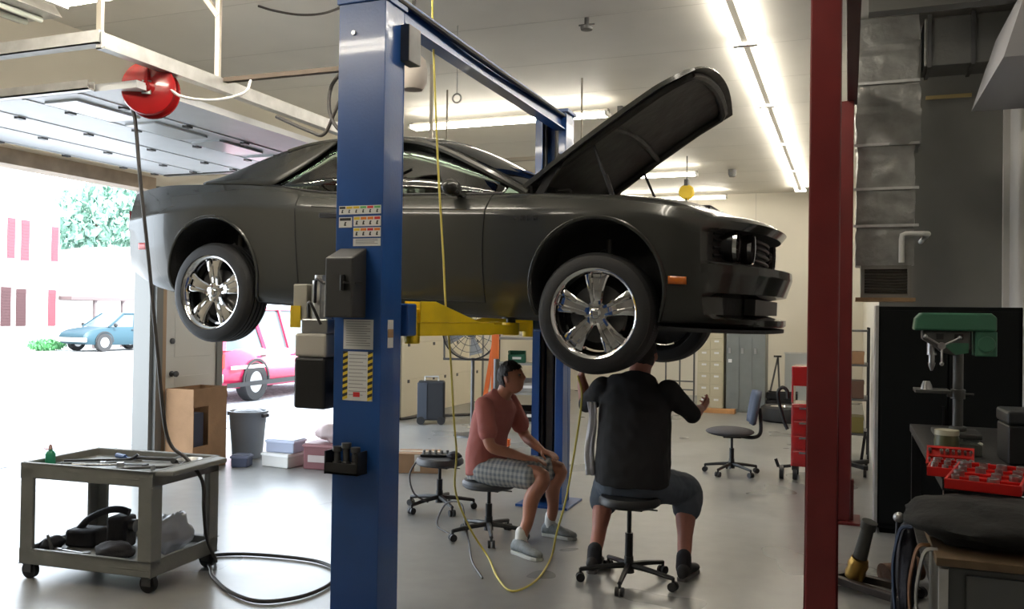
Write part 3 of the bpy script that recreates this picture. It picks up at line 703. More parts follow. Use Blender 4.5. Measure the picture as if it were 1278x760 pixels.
# hood: opened about a rear hinge
hood = MB(); L_ = 1.37; HA = R(38.5)
def hp(u, v, top):   # u 0..1 from hinge to nose, v -1..1 across
    x = u*L_; hw = .71-.04*u-.03*max(0, u-.85)/.15; y = v*hw
    crown = .055*(1-abs(v)**2.5)-.075*u*u-.02*max(0, u-.8)/.2
    dome = .02*math.exp(-((abs(v)-.35)/.12)**2)*(1 if .15 < u < .7 else 0)
    z = crown+(dome if top else -.03-(.03 if abs(v) > .9 else 0)*0)
    if u > .97 and top: z -= .015
    return (x-.10*u*abs(v)**2.2, y, z)
K, J = 20, 26
top = [[hp(j/J, -1+2*k/K, True) for k in range(K+1)] for j in range(J+1)]
bot = [[hp(j/J, -1+2*k/K, False) for k in range(K+1)] for j in range(J+1)]
hood.grid(top, mi=0); hood.grid([r[::-1] for r in bot], mi=1)
for a_, b_ in ((top[0], bot[0]), (top[-1], bot[-1]), ([r[0] for r in top], [r[0] for r in bot]), ([r[-1] for r in top], [r[-1] for r in bot])): hood.grid([a_, b_], mi=0)
UND = mat('hood_underside', (.05,.05,.045), .55, bump=.4, bscale=9, var=.35, vscale=5)
ho = hood.build('hood', [PAINT, UND], car, angle=50); ho.location = (.88, 0, 1.03); ho.rotation_euler = (0, -HA, 0)
lab(ho, 'raised hood, seen from its dark underside')
a = MB()   # inner bracing frame
def hb(u, v, d=-.045): p = hp(u, v, False); return (p[0], p[1], p[2]+d+.03)
a.tube([hb(.06+.86*i/12, -.88) for i in range(13)]+[hb(.94, -.8+1.6*i/10) for i in range(11)]+[hb(.92-.86*i/12, .88) for i in range(13)], .028, 8)
a.tube([hb(.5, -.85+1.7*i/10) for i in range(11)], .022, 8)
a.build('hood_frame', UND, ho)
a = MB(); pad = [[(p[0], p[1], p[2]+.018) for p in (hp(.12+.72*j/10, -.8+1.6*k/14, False) for k in range(15))] for j in range(11)]
a.grid(pad); a.build('hood_insulation', mat('hood_pad', (.03,.03,.03), .9, bump=.6, bscale=12), ho, solid=.02)
a = MB(); a.tube([hb(.955, -.85+1.7*i/12, -.05) for i in range(13)], .012, 6); a.build('hood_seal', M_['blkm'], ho)
for sy in (-1, 1):
    a = MB(); hx = .88+.32*math.cos(HA); hz = 1.03+.32*math.sin(HA); a.bar((.98, sy*.66, .97), (hx, sy*.655, hz), .025, .05); a.bar((.93, sy*.66, .95), (.90, sy*.66, 1.06), .04, .03); a.build('hood_hinge', M_['blk'], car, smooth=False)
    a = MB(); a.cyl((1.50, sy*.655, .90), (.88+.55*math.cos(HA), sy*.60, .97+.55*math.sin(HA)), .010, n=10); a.cyl((1.50, sy*.655, .90), (1.42, sy*.645, 1.10), .016, n=10); a.build('gas_strut', M_['blkm'], car)

# wheels
def wheel(x, y, z, sy, yawz=0):
    """hub centre, outer face towards sy"""
    t = MB(); Rt, W2 = .365, .1225
    prof = [(.262,-W2+.012),(.275,-W2-.003),(.315,-W2-.004),(.345,-W2+.01),(.360,-W2+.032)]
    for g in (-.06,-.02,.02,.06): prof += [(.365,g-.0185),(.365,g-.006+.001),(.357,g-.005),(.357,g+.005),(.365,g+.006)]
    prof += [(.360,W2-.032),(.345,W2-.01),(.315,W2+.004),(.275,W2+.003),(.262,W2-.012)]
    t.lathe(prof, (0,0,0), 'Y', 72); w = t.build('wheel', M_['rubber'], car, loc=(x, y, z), angle=30)
    lab(w, 'chrome wheel with five broad spokes')
    o = sy*1.0
    r = MB(); r.lathe([(.262,-W2+.01),(.266,-.10*0-W2+.004),(.262,-W2+.02),(.235,-.07),(.232,.03),(.240,.07),(.252,.09),(.266,.112),(.272,.118),(.270,.124),(.258,.120),(.248,.104)], (0,0,0), 'Y', 64)
    if sy < 0: r.v = [Vector((p.x, -p.y, p.z)) for p in r.v]
    r.build('rim', M_['chrome'], w, angle=50)
    for k in range(5):
        a0 = PI/2+k*2*PI/5
        def sp(rr, da, h):   # polar point
            t_ = a0+da/rr; return (rr*math.cos(t_), sy*h, rr*math.sin(t_))
        s = MB(); st = [(.045,.036,.070),(.085,.040,.083),(.13,.047,.092),(.18,.058,.097),(.225,.072,.096),(.252,.088,.088)]
        rws = []
        for rr, hw, h in st:
            rws.append([sp(rr,-hw*1.0,h-.045), sp(rr,-hw,h-.008), sp(rr,-hw*.82,h), sp(rr,-hw*.42,h-.001), sp(rr,-hw*.30,h-.016), sp(rr,hw*.30,h-.016), sp(rr,hw*.42,h-.001), sp(rr,hw*.82,h), sp(rr,hw,h-.008), sp(rr,hw,h-.045)])
        s.grid(rws, close=True); s.add(rws[0], [tuple(range(10))]); s.add(rws[-1], [tuple(range(10))]); s.build('spoke', M_['chrome'], w, angle=40)
    h = MB(); h.lathe([(0,.098),(.022,.097),(.030,.092),(.034,.078),(.050,.076),(.072,.070),(.078,.045),(.05,.03)], (0,0,0), 'Y', 32)
    if sy < 0: h.v = [Vector((p.x, -p.y, p.z)) for p in h.v]
    h.build('hub_cap', M_['chrome'], w)
    for k in range(5):
        tt = PI/2+PI/5+k*2*PI/5; n = MB(); n.cyl((.057*math.cos(tt), sy*.06, .057*math.sin(tt)), (.057*math.cos(tt), sy*.088, .057*math.sin(tt)), .010, n=6); n.build('lug_nut', M_['chrome'], w, smooth=False)
    d = MB(); d.lathe([(.07,.0),(.175,.0),(.175,.024),(.07,.024),(.07,.035),(.0,.035)], (0,0,0), 'Y', 40)
    if sy < 0: d.v = [Vector((p.x, -p.y, p.z)) for p in d.v]
    d.build('brake_disc', M_['dsteel'], w)
    c = MB(); c.prism([(.07,.09),(.17,.10),(.19,.0),(.17,-.10),(.08,-.08)], .06, 'Y', -.02); c.build('brake_caliper', M_['dsteel'], w, smooth=False, bevel=.01)
    b = MB(); b.lathe([(.0,-.05),(.225,-.05),(.225,-.03),(.0,-.03)], (0,0,0), 'Y', 40)
    if sy < 0: b.v = [Vector((p.x, -p.y, p.z)) for p in b.v]
    b.build('brake_backing', M_['dark'], w)
    return w
for sx, z in ((1, .235), (-1, .255)):
    for sy in (-1, 1): wheel(sx*WB*(1.0), sy*(.93-.1225), z, sy)
# ================================================================== BLUE TWO-POST LIFT
BL, YL = M_['blue'], M_['yellow']
PIC = [mat('sticker_yellow', (.75,.55,.05), .5), mat('sticker_orange', (.75,.22,.03), .5), mat('sticker_red', (.65,.04,.04), .5), mat('sticker_green', (.15,.45,.15), .5), mat('sticker_ink', (.03,.03,.03), .5)]
lift = thing('vehicle_lift', 'blue two-post vehicle lift with yellow arms carrying the dark car', 'lift', (-2.43, 5.7, 0))
lx, ly = -2.43, 5.7
def lb(name, boxes, m, bevel=.004, parent=lift, **k):
    q = MB()
    for b in boxes: q.bb(b[0]-lx, b[1]-lx, b[2]-ly, b[3]-ly, b[4], b[5])
    return q.build(name, m, parent, smooth=False, bevel=bevel, **k)
X0, X1 = -2.575, -2.29
# near column: closed face towards the camera, open channel towards the car
lb('column', [(X0, X1, 4.03, 4.05, .02, 3.30), (X0, X0+.012, 4.05, 4.25, .02, 3.30), (X1-.012, X1, 4.05, 4.25, .02, 3.30), (X0, X0+.07, 4.238, 4.25, .02, 3.30), (X1-.07, X1, 4.238, 4.25, .02, 3.30)], BL, .003)
lb('column_cap', [(X0-.01, X1+.01, 4.02, 4.26, 3.30, 3.33), (X0+.02, X1-.02, 4.06, 4.22, 3.33, 3.40)], BL)
lb('column', [(X0, X1, 7.38, 7.40, .02, 3.40), (X0, X0+.012, 7.18, 7.38, .02, 3.40), (X1-.012, X1, 7.18, 7.38, .02, 3.40), (X0, X0+.07, 7.18, 7.192, .02, 3.40), (X1-.07, X1, 7.18, 7.192, .02, 3.40)], BL, .003)
lb('column_cap', [(X0-.02, X1+.02, 7.16, 7.42, 3.40, 3.43)], BL)
q = MB(); q.cyl((X0+.06-lx, 7.29-ly, .1), (X0+.06-lx, 7.29-ly, 3.38), .02, n=10); q.cyl((X1-.1-lx, 7.27-ly, 1.4), (X1-.1-lx, 7.27-ly, 3.38), .03, n=12); q.build('lifting_chain', M_['dsteel'], lift)
lb('hydraulic_cylinder', [(-2.47, -2.40, 7.25, 7.33, .05, 1.6)], M_['dsteel'], .01)
lb('base_plate', [(X0-.04, X1+.02, 3.85, 4.27, 0, .02)], BL, .002); lb('base_plate', [(X0-.09, X1+.09, 7.05, 7.5, 0, .02)], BL, .002)
q = MB()
q.prism([(-.05,0),(.05,0),(.05,.012),(.012,.012),(.012,.118),(.05,.118),(.05,.13),(-.05,.13),(-.05,.118),(-.012,.118),(-.012,.012),(-.05,.012)], 3.10, 'Y', 4.10-ly); q.v = [p+Vector((X1-.06-lx, 0, 3.25)) if 1 else p for p in q.v]; q.build('crossbeam', BL, lift, smooth=False)
q = MB()
for v in (0, .02): q.tube([(X1-.02-lx, 4.2-ly, 3.36), (X1-.02+v-lx, 5.6-ly, 3.345), (X1-.02-lx, 7.3-ly, 3.37)], .012, 8, smooth=6)
q.build('hydraulic_line', M_['bhose'], lift)
lb('equaliser_bracket', [(X1-.02, X1+.05, 4.20, 4.34, 3.02, 3.22)], M_['dsteel'])
# carriages
for ys, s in ((4.25, 1), (7.18, -1)):
    lb('carriage', [(X0+.02, X1-.02, *sorted((ys-.12*s, ys+.02*s)), 1.50, 2.15), (X0-.03, X1+.03, *sorted((ys+.02*s, ys+.13*s)), 1.52, 1.70)], BL, .01)
def arm(px, py, ax, ay, z=1.545, ztop=1.66, lab_=None):
    """from the carriage pin to the pad under the sill"""
    p, a = Vector((px-lx, py-ly, z)), Vector((ax-lx, ay-ly, z)); d = (a-p).normalized()
    q = MB(); q.cyl(p+V(0,0,-.07), p+V(0,0,.13), .045, n=20); q.bar(p+V(0,0,.012), p+d*.62+V(0,0,.012), .13, .075); 
    s = d.cross(V(0,0,1))
    for k in (-.06, .06):
        c = s*k; q.add([p+c+V(0,0,.05), p+d*.5+c+V(0,0,.05), p+d*.42+c+V(0,0,.075), p+d*.12+c+V(0,0,.17), p+c+V(0,0,.17), p+c*1.15+V(0,0,.05), p+d*.5+c*1.15+V(0,0,.05), p+d*.42+c*1.15+V(0,0,.075), p+d*.12+c*1.15+V(0,0,.17), p+c*1.15+V(0,0,.17)], [(0,1,2,3,4),(9,8,7,6,5),(0,5,6,1),(1,6,7,2),(2,7,8,3),(3,8,9,4),(4,9,5,0)])
    q.build('lift_arm', YL, lift, smooth=False, bevel=.004)
    q = MB(); q.bar(p+d*.35+V(0,0,.012), a+V(0,0,.005), .10, .06); q.cyl(a+V(0,0,-.03), a+V(0,0,.05), .055, n=20); e = q.build('arm_extension', YL, lift, smooth=False, bevel=.004)
    q = MB(); q.cyl(a+V(0,0,.05), a+V(0,0,ztop-z-.025), .03, n=16); q.cyl(a+V(0,0,ztop-z-.025), a+V(0,0,ztop-z), .06, n=24); q.build('lifting_pad', M_['blk'], lift)
arm(X1-.02, 4.42, -2.02, 5.22, 1.545, 1.645); arm(X0+.02, 4.42, -3.55, 5.28, 1.545, 1.70); arm(X1-.02, 7.0, -2.0, 6.55, 1.50, 1.645); arm(X0+.02, 7.0, -3.5, 6.65, 1.53, 1.70)
# controls on the near column
q = MB(); q.prism([(3.885, 1.62), (4.028, 1.62), (4.028, 1.99), (3.885, 1.93)], .165, 'X', -2.545); q.v = [Vector((p.x-lx, p.y-ly, p.z)) for p in q.v]; lab(q.build('release_box', mat('charcoal_cover', (.05,.05,.05), .5, metal=.2), lift, smooth=False, bevel=.008), 'charcoal cover box')
q = MB(); q.bar((-2.36-lx, 3.95-ly, 1.80), (-2.42-lx, 3.86-ly, 1.80), .012); q.cyl((-2.43-lx, 3.87-ly, 1.76), (-2.43-lx, 3.87-ly, 1.84), .012); q.build('release_lever', M_['blk'], lift)
def stick(name, x0, x1, z0, z1, cells=0, head=None, hazard=False, lines=0, lab_=None):
    q = MB(); q.bb(x0-lx, x1-lx, 4.027-ly, 4.0295-ly, z0, z1); o = q.build(name, M_['paper'], lift, smooth=False)
    if lab_: lab(o, lab_)
    w = x1-x0
    for c in range(cells):
        k = MB(); a = x0+w*(c+.08)/cells-lx; b = x0+w*(c+.92)/cells-lx; k.bb(a, b, 4.0255-ly, 4.027-ly, z1-(z1-z0)*.34, z1-(z1-z0)*.08); k.build('warning_header', PIC[(head or [0])[c % len(head or [0])]], o, smooth=False)
        k = MB(); cx = (a+b)/2; zc = z0+(z1-z0)*.36; h = (z1-z0)*.2; k.prism([(cx-h*.7, zc-h), (cx+h*.6, zc-h), (cx+h*.2, zc), (cx+h*.7, zc+h*.8), (cx-h*.2, zc+h), (cx-h*.5, zc)], .0012, 'Y', 4.0258-ly); k.build('pictogram', PIC[4], o, smooth=False)
    if hazard:
        k1, k2 = MB(), MB(); n = 8
        for side in (x0, x1-w*.16):
            for j in range(n):
                zz = z0+(z1-z0)*j/n; hh = (z1-z0)/n; a, b = side-lx, side+w*.16-lx
                for kk, f0 in ((k1, 0), (k2, .5)): kk.prism([(a, zz+hh*f0), (b, zz+hh*(f0+.35)), (b, min(z1, zz+hh*(f0+.85))), (a, zz+hh*(f0+.5))], .0012, 'Y', 4.0258-ly)
        split_build(k1, 'hazard_stripe', PIC[0], o, smooth=False); split_build(k2, 'hazard_stripe', PIC[4], o, smooth=False)
        k = MB(); k.bb(x0+w*.36-lx, x0+w*.58-lx, 4.0256-ly, 4.027-ly, z0+.02, z0+.045); k.build('red_mark', PIC[2], o, smooth=False)
    if lines:
        k = MB(); e = .18 if hazard else .07
        for j in range(lines):
            zz = z1-(z1-z0)*(j+1)/(lines+1.5); k.bb(x0+w*e-lx+.004, x1-w*e-lx-.004-(w*.12 if j % 3 == 2 else 0), 4.0262-ly, 4.0275-ly, zz, zz+.0035)
        k.build('printed_lines', mat('faint_print', (.33,.33,.34), .6), o, smooth=False)
    return o
stick('warning_label', -2.555, -2.30, 2.170, 2.215, 6, [4,0,0,3,2,3], lab_='long strip of small colour pictograms'); stick('warning_label', -2.555, -2.475, 2.10, 2.155, 1, [4]); stick('warning_label', -2.465, -2.30, 2.105, 2.158, 4, [0,1,1,2])
stick('warning_label', -2.465, -2.30, 2.048, 2.098, 4, [0,1,2,1]); stick('warning_label', -2.465, -2.30, 2.0, 2.04, 0, lines=4)
stick('instruction_label', -2.515, -2.335, 1.452, 1.61, 0, lines=11, lab_='white printed sheet'); stick('caution_label', -2.515, -2.335, 1.18, 1.44, 0, hazard=True, lines=12, lab_='white sheet edged with yellow and black hazard bars')
q = MB(); q.bb(X1-lx, X1+.002-lx, 4.10-ly, 4.16-ly, 1.46, 1.61); s_ = q.build('side_label', M_['paper'], lift, smooth=False); q = MB(); q.bb(X1+.002-lx, X1+.003-lx, 4.10-ly, 4.16-ly, 1.515, 1.56); q.build('brown_band', M_['wood'], s_, smooth=False)
q = MB(); q.cyl((-2.48-lx, 4.03-ly, 3.14), (-2.48-lx, 4.018-ly, 3.14), .012, n=12); q.build('bolt', M_['steel'], lift)
# adapter rack
q = MB(); q.bb(-2.56-lx, -2.36-lx, 3.93-ly, 4.03-ly, .80, .815); q.bb(-2.56-lx, -2.36-lx, 3.93-ly, 3.94-ly, .80, .86); q.bb(-2.56-lx, -2.55-lx, 3.93-ly, 4.03-ly, .80, .92); q.bb(-2.37-lx, -2.36-lx, 3.93-ly, 4.03-ly, .80, .92); q.build('adapter_rack', M_['blk'], lift, smooth=False, bevel=.002)
for i, x in enumerate((-2.515, -2.46, -2.405)):
    q = MB(); q.lathe([(0,.816),(.024,.816),(.024,.86),(.018,.865),(.018,.91+.02*(i%2)),(.026,.915+.02*(i%2)),(.026,.94+.02*(i%2)),(0,.94+.02*(i%2))], (x-lx, 3.985-ly, 0), 'Z', 18); q.build('pad_adapter', M_['dsteel'], lift)
# power unit beside the near column
q = MB(); q.cyl((-2.71-lx, 4.13-ly, 1.60), (-2.71-lx, 4.13-ly, 1.82), .062, n=28); q.cyl((-2.71-lx, 4.13-ly, 1.82), (-2.71-lx, 4.13-ly, 1.85), .05, n=28)
for k in range(14):
    t = 2*PI*k/14; q.bar((-2.71-lx+.062*math.cos(t), 4.13-ly+.062*math.sin(t), 1.62), (-2.71-lx+.062*math.cos(t), 4.13-ly+.062*math.sin(t), 1.80), .006, .008)
q.build('pump_motor', M_['galv'], lift); lb('switch_box', [(-2.875, -2.785, 4.08, 4.17, 1.60, 1.80)], mat('beige_enclosure', (.42,.40,.34), .5), .006)
lb('pump_block', [(-2.80, -2.63, 4.05, 4.20, 1.53, 1.61)], M_['steel'], .008); lb('warning_tag', [(-2.885, -2.82, 4.07, 4.075, 1.56, 1.68)], M_['yel2'], 0)
lb('oil_tank', [(-2.835, -2.63, 4.04, 4.22, 1.40, 1.53)], mat('milky_tank', (.50,.47,.42), .4), .015); lb('reservoir', [(-2.83, -2.63, 4.03, 4.23, 1.12, 1.40)], M_['blk'], .015)
lb('mounting_bracket', [(-2.66, -2.57, 4.12, 4.19, 1.55, 1.66), (-2.66, -2.57, 4.12, 4.19, 1.2, 1.26)], BL, .003)
q = MB(); q.tube([(-2.72-lx, 4.06-ly, 1.70), (-2.66-lx, 3.98-ly, 1.82), (-2.60-lx, 3.97-ly, 1.80), (-2.56-lx, 3.97-ly, 1.83)], .009, 8, smooth=6); q.tube([(-2.75-lx, 4.05-ly, 1.62), (-2.70-lx, 3.98-ly, 1.70), (-2.64-lx, 4.0-ly, 1.58)], .008, 8, smooth=6); split_build(q, 'hydraulic_hose', M_['bhose'], lift)

# ================================================================== RED TWO-POST LIFT
RD = M_['red']
rl = thing('vehicle_lift', 'dark red two-post vehicle lift standing empty at the right', 'lift', (-.06, 6.2, 0))
def rb_(name, boxes, m=RD, bevel=.006):
    q = MB()
    for b in boxes: q.bb(b[0]+.06, b[1]+.06, b[2]-6.2, b[3]-6.2, b[4], b[5])
    return q.build(name, m, rl, smooth=False, bevel=bevel)
rb_('column', [(-.195, -.045, 4.66, 4.68, .02, 3.9), (-.195, -.18, 4.68, 4.86, .02, 3.9), (-.06, -.045, 4.68, 4.86, .02, 3.9)], bevel=.012)
rb_('column', [(-.085, .025, 7.73, 7.75, .02, 3.42), (-.085, -.07, 7.58, 7.73, .02, 3.42), (.01, .025, 7.58, 7.73, .02, 3.42), (-.085, .025, 7.57, 7.59, .02, 3.42)], bevel=.012)
rb_('carriage', [(-.17, -.07, 4.70, 4.88, .25, .9)]); rb_('base_plate', [(-.28, .04, 4.5, 4.95, 0, .02)], bevel=.002); rb_('base_plate', [(-.16, .10, 7.5, 7.85, 0, .02)], bevel=.002)
rb_('crossbeam', [(-.15, -.06, 4.7, 7.7, 3.78, 3.9)]) if 0 else None
rb_('upper_beam', [(-.03, .05, 4.86, 7.74, 3.42, 3.62), (-.06, .05, 4.80, 4.90, 3.42, 3.62)], mat('dark_red_beam', (.05,.012,.012), .5))
rb_('foot_gusset', [(-.075, .05, 7.60, 7.66, .02, .35)])
for (px, py, ax, ay) in ((-.1, 7.5, .75*0-.55, 7.1),):
    q = MB(); q.bar((px+.06, py-6.2, .12), (ax+.06, ay-6.2, .10), .09, .07); q.cyl((ax+.06, ay-6.2, .07), (ax+.06, ay-6.2, .17), .05, n=16); 
    # kept low, folded beside the column

# ================================================================== HOSES, REEL, CEILING ITEMS
HB = M_['bhose']
t = thing('hose_reel', 'red hose reel hanging from the white door rail, black hose paying out', 'hose reel', (-4.12, 4.30, 3.03), rz=R(28)); t.scale = (.9,.9,.93)
q = MB(); q.lathe([(0,-.085),(.14,-.085),(.178,-.075),(.185,-.06),(.178,-.052),(.13,-.06),(.0,-.06)], (0,0,0), 'Y', 40); q.build('reel_flange', M_['redgl'], t)
q = MB(); q.lathe([(0,.085),(.14,.085),(.178,.075),(.185,.06),(.178,.052),(.13,.06),(.0,.06)], (0,0,0), 'Y', 40); q.build('reel_flange', M_['redgl'], t)
q = MB()
for k in range(5): q.tube([(.135*math.cos(a*PI/16), -.044+.022*k, .135*math.sin(a*PI/16)) for a in range(32)], .0125, 8, closed=True)
q.cyl((0,-.07,0),(0,.07,0), .12, n=28); q.build('wound_hose', M_['redpl'] if 0 else HB, t)
q = MB(); q.lathe([(0,-.13),(.03,-.13),(.045,-.10),(.05,-.085)], (0,0,0), 'Y', 20); q.bar((0,-.11,0),(0,-.11,.22),.05,.02); q.bar((0,.10,0),(0,.10,.22),.05,.02); q.bb(-.05,.05,-.12,.11,.20,.215); q.build('mounting_bracket', M_['redgl'], t, bevel=.003)
q = MB(); q.bb(-.03,.03,-.115,-.10,-.05,.04); q.build('label_plate', M_['steel'], t, smooth=False)
q = MB(); pts = [(-4.27,4.30,2.93),(-4.24,4.3,2.82),(-4.19,4.3,2.44),(-4.11,4.3,1.93),(-4.03,4.3,1.38),(-3.96,4.32,.86),(-3.86,4.05,.60) if 0 else (-3.82,4.34,.725),(-3.70,4.34,.60),(-3.70,4.36,.42),(-3.74,4.44,.22),(-3.80,4.60,.03),(-3.94,4.73,.014),(-3.80,4.84,.014),(-3.54,4.90,.014),(-3.23,4.90,.014),(-2.99,4.76,.014),(-2.89,4.50,.014),(-2.92,4.25,.014),(-3.08,4.10,.014),(-3.34,4.17,.014),(-3.62,4.36,.014),(-3.76,4.50,.014),(-3.90,4.62,.016)]
q.tube(pts, .0115, 8, smooth=8); tag(q.build('air_hose', HB), 'dark air hose dropping from the red reel and looping on the floor by the cart', 'hose')
q = MB(); q.tube([(-3.98,4.3,3.03),(-3.9,4.35,2.98),(-3.78,4.5,2.99),(-3.72,4.7,3.08),(-3.78,4.84,3.20)], .009, 8, smooth=8); tag(q.build('air_line', M_['white']), 'pale air line curving from the red reel to the door rail', 'hose')
q = MB(); q.tube([(-3.18,5.0,3.24),(-3.25,5.0,3.15),(-3.26,5.0,3.0),(-3.20,5.0,2.88),(-3.08,5.0,2.80),(-2.95,5.0,2.90)], .013, 8, smooth=8); q.tube([(-3.16,5.0,3.10),(-3.22,5.0,2.98),(-3.30,5.0,2.84),(-3.42,5.0,2.87),(-3.70,5.02,2.99)], .012, 8, smooth=8)
tag(q.build('cable', HB), 'black cable loops hanging just left of the blue lift column above the car roof', 'cable')
q = MB(); q.tube([(-4.62,6.0,4.19),(-4.45,6.0,4.13),(-4.2,6.0,4.07),(-3.97,6.0,4.06),(-3.75,6.0,4.11),(-3.55,6.0,4.19)], .010, 8, smooth=8); tag(q.build('cable', HB), 'black cable drooping from the ceiling at the top left of the blue column', 'cable')
q = MB(); pts = [(-2.38,4.75,4.195),(-2.38,4.75,3.55),(-2.35,4.75,2.96),(-2.32,4.75,2.48),(-2.28,4.75,1.99),(-2.26,4.75,1.70),(-2.23,4.76,1.41),(-2.21,4.78,1.03),(-2.22,4.85,.80),(-2.36,5.15,.50),(-2.36,5.4,.20),(-2.25,5.45,.014),(-2.02,5.05,.014),(-1.84,4.84,.014),(-1.78,5.1,.014),(-1.86,5.62,.014),(-1.80,5.55,.20),(-1.70,5.42,.45),(-1.64,5.42,.80),(-1.60,5.42,1.12),(-1.63,5.42,1.26)]
q.tube(pts, .0065, 8, smooth=8); tag(q.build('air_hose', M_['yhose']), 'thin yellow hose hanging from the ceiling past the car door and looping on the floor', 'hose')
t = thing('speaker', 'round grey housing hanging behind the top of the blue column', 'speaker', (-2.90, 5.5, 3.22))
q = MB(); q.lathe([(0,.0),(.07,.01),(.10,.06),(.105,.14),(.09,.22),(.05,.26),(0,.27)], (0,0,0), 'Z', 24); q.build('housing', mat('warm_grey_plastic', (.38,.34,.30), .5), t); q = MB(); q.cyl((0,0,.26),(0,0,.97), .014, n=10); q.build('hanger_rod', M_['dsteel'], t)
t = thing('ceiling_hook', 'small ring hook hanging from the ceiling right of the yellow hose', 'hook', (-3.25, 7.0, 3.55)); q = MB(); q.tube([(.04*math.cos(a*PI/10), 0, .04*math.sin(a*PI/10)) for a in range(20)], .008, 6, closed=True); q.build('ring', M_['steel'], t); q = MB(); q.cyl((0,0,.04),(0,0,.645), .005, n=6); q.build('wire', M_['steel'], t)
t = thing('sprinkler', 'small dark ceiling fitting between the crossbeam and the long row of lights', 'sprinkler', (-2.12, 7.18, 4.1)); q = MB(); q.cyl((0,0,0),(0,0,.1), .02, n=10); q.build('pipe', M_['dsteel'], t); q = MB(); q.lathe([(0,-.01),(.05,-.005),(.055,.02),(.02,.03)], (0,0,0), 'Z', 16); q.bar((-.07,0,.04),(.07,0,.04),.012); q.bar((0,-.05,.01),(0,.05,.01),.01); q.build('deflector', M_['dsteel'], t)
for x, y, l, z in ((-2.42, 13.9, 'yellow cord reel hanging from the ceiling right of the raised hood', 3.62), (-2.62, 10.4, 'yellow cord reel partly hidden behind the top edge of the raised hood', 3.86)):
    t = thing('cord_reel', l, 'cord reel', (x, y, z)); q = MB(); q.lathe([(0,-.06),(.10,-.06),(.12,-.04),(.12,.04),(.10,.06),(0,.06)], (0,0,0), 'Y', 24); q.build('case', M_['yel2'], t)
    q = MB(); q.bb(-.03,.03,-.07,.07,.10,4.2-z-.003 if z > 3.7 else .2); q.build('bracket', M_['dsteel'], t, smooth=False)
    q = MB(); q.tube([(.0,-.05,-.10),(.02,-.05,-.18),(.0,-.05,-.26)], .008, 6); q.build('cord_end', M_['blk'], t)
    if z < 3.7: q = MB(); q.cyl((0,0,.2),(0,0,4.2-z-.003), .01, n=8); q.build('hanger_rod', M_['dsteel'], t)
t = thing('sensor', 'tiny dark detector on the ceiling near the far end of the long light row', 'detector', (-1.9, 15.4, 4.07)); q = MB(); q.lathe([(0,0),(.05,.0),(.07,.05),(.07,.128),(0,.128)], (0,0,0), 'Z', 16); q.build('detector', M_['dsteel'], t)
q = MB(); q.tube([(-6.58,14.6,4.15),(-6.56,14.75,3.6),(-6.56,14.9,3.15),(-6.56,15.0,2.95)], .018, 8, smooth=6); tag(q.build('conduit', M_['grey']), 'grey conduit curving down the left wall above the closed garage door', 'pipe')
q = MB(); q.tube([(-6.56,15.9,4.18),(-6.5,16.0,3.8),(-6.4,16.3,3.45),(-6.3,16.9,3.3)], .012, 8, smooth=6); tag(q.build('cable', HB), 'dark cable curving across the far left wall beside the far blue column', 'cable')
q = MB(); q.bar((-4.4,9.0,3.36),(-2.6,9.0,3.36),.05,.04); q.cyl((-4.3,9.0,3.36),(-4.3,9.0,4.198),.01); q.cyl((-2.7,9.0,3.36),(-2.7,9.0,4.198),.01); tag(q.build('hanging_rail', DFR, smooth=False), 'dark horizontal rail hanging behind the windshield left of the far blue column', 'rail')
# ================================================================== LEFT: CART, BOX, BIN, PILE
ct = thing('utility_cart', 'grey two-shelf service cart on casters loaded with tools', 'cart', (-4.24, 4.25, 0), rz=R(4.5))
CW, CD = .95, .64
def shelf(z, name):
    q = MB(); w, d = CW/2, CD/2
    q.bb(-w, w, -d, d, z, z+.015)
    for a in ((-w, w, -d, -d+.03), (-w, w, d-.03, d), (-w, -w+.03, -d, d), (w-.03, w, -d, d)): q.bb(a[0], a[1], a[2], a[3], z-.035, z+.06)
    return q.build(name, M_['cartg'], ct, smooth=False, bevel=.008)
shelf(.13, 'lower_shelf'); shelf(.65, 'upper_shelf')
q = MB(); q.prism([(CW/2, -CD/2+.02), (CW/2+.10, -CD/2+.06), (CW/2+.10, CD/2-.06), (CW/2, CD/2-.02)], .03, 'Z', .68); q.build('handle', M_['cartg'], ct, smooth=False, bevel=.008)
for sx in (-1, 1):
    for sy in (-1, 1):
        x, y = sx*(CW/2-.045), sy*(CD/2-.045)
        q = MB(); q.prism([(x-sx*-.045, y-sy*-.045), (x+sx*-.05, y+sy*.045), (x+sx*-.05, y+sy*.02), (x+sx*.015, y+sy*.015), (x+sx*.02, y+sy*-.05), (x+sx*.045, y+sy*-.05)], .54, 'Z', .14); q.build('post', M_['cartg'], ct, smooth=False, bevel=.006)
        big = (sx < 0 and sy < 0); r = .052; zc = r
        q = MB(); q.cyl((x, y-.016, zc), (x, y+.016, zc), r, n=24); w = q.build('caster_wheel', M_['rubber'], ct)
        q = MB(); q.bb(x-.03, x+.03, y-.03, y-.022, zc-.01, .10); q.bb(x-.03, x+.03, y+.022, y+.03, zc-.01, .10); q.bb(x-.035, x+.035, y-.035, y+.035, .092, .102); q.build('caster_fork', M_['dsteel'], w, smooth=False)
cm = Matrix.Translation((-4.24, 4.25, 0)) @ Matrix.Rotation(R(4.5), 4, 'Z')
def oncart(name, label, cat, x, y, z, rz=0, group=None):
    p = cm @ Vector((x, y, z)); return thing(name, label, cat, p, rz+R(4.5), group)
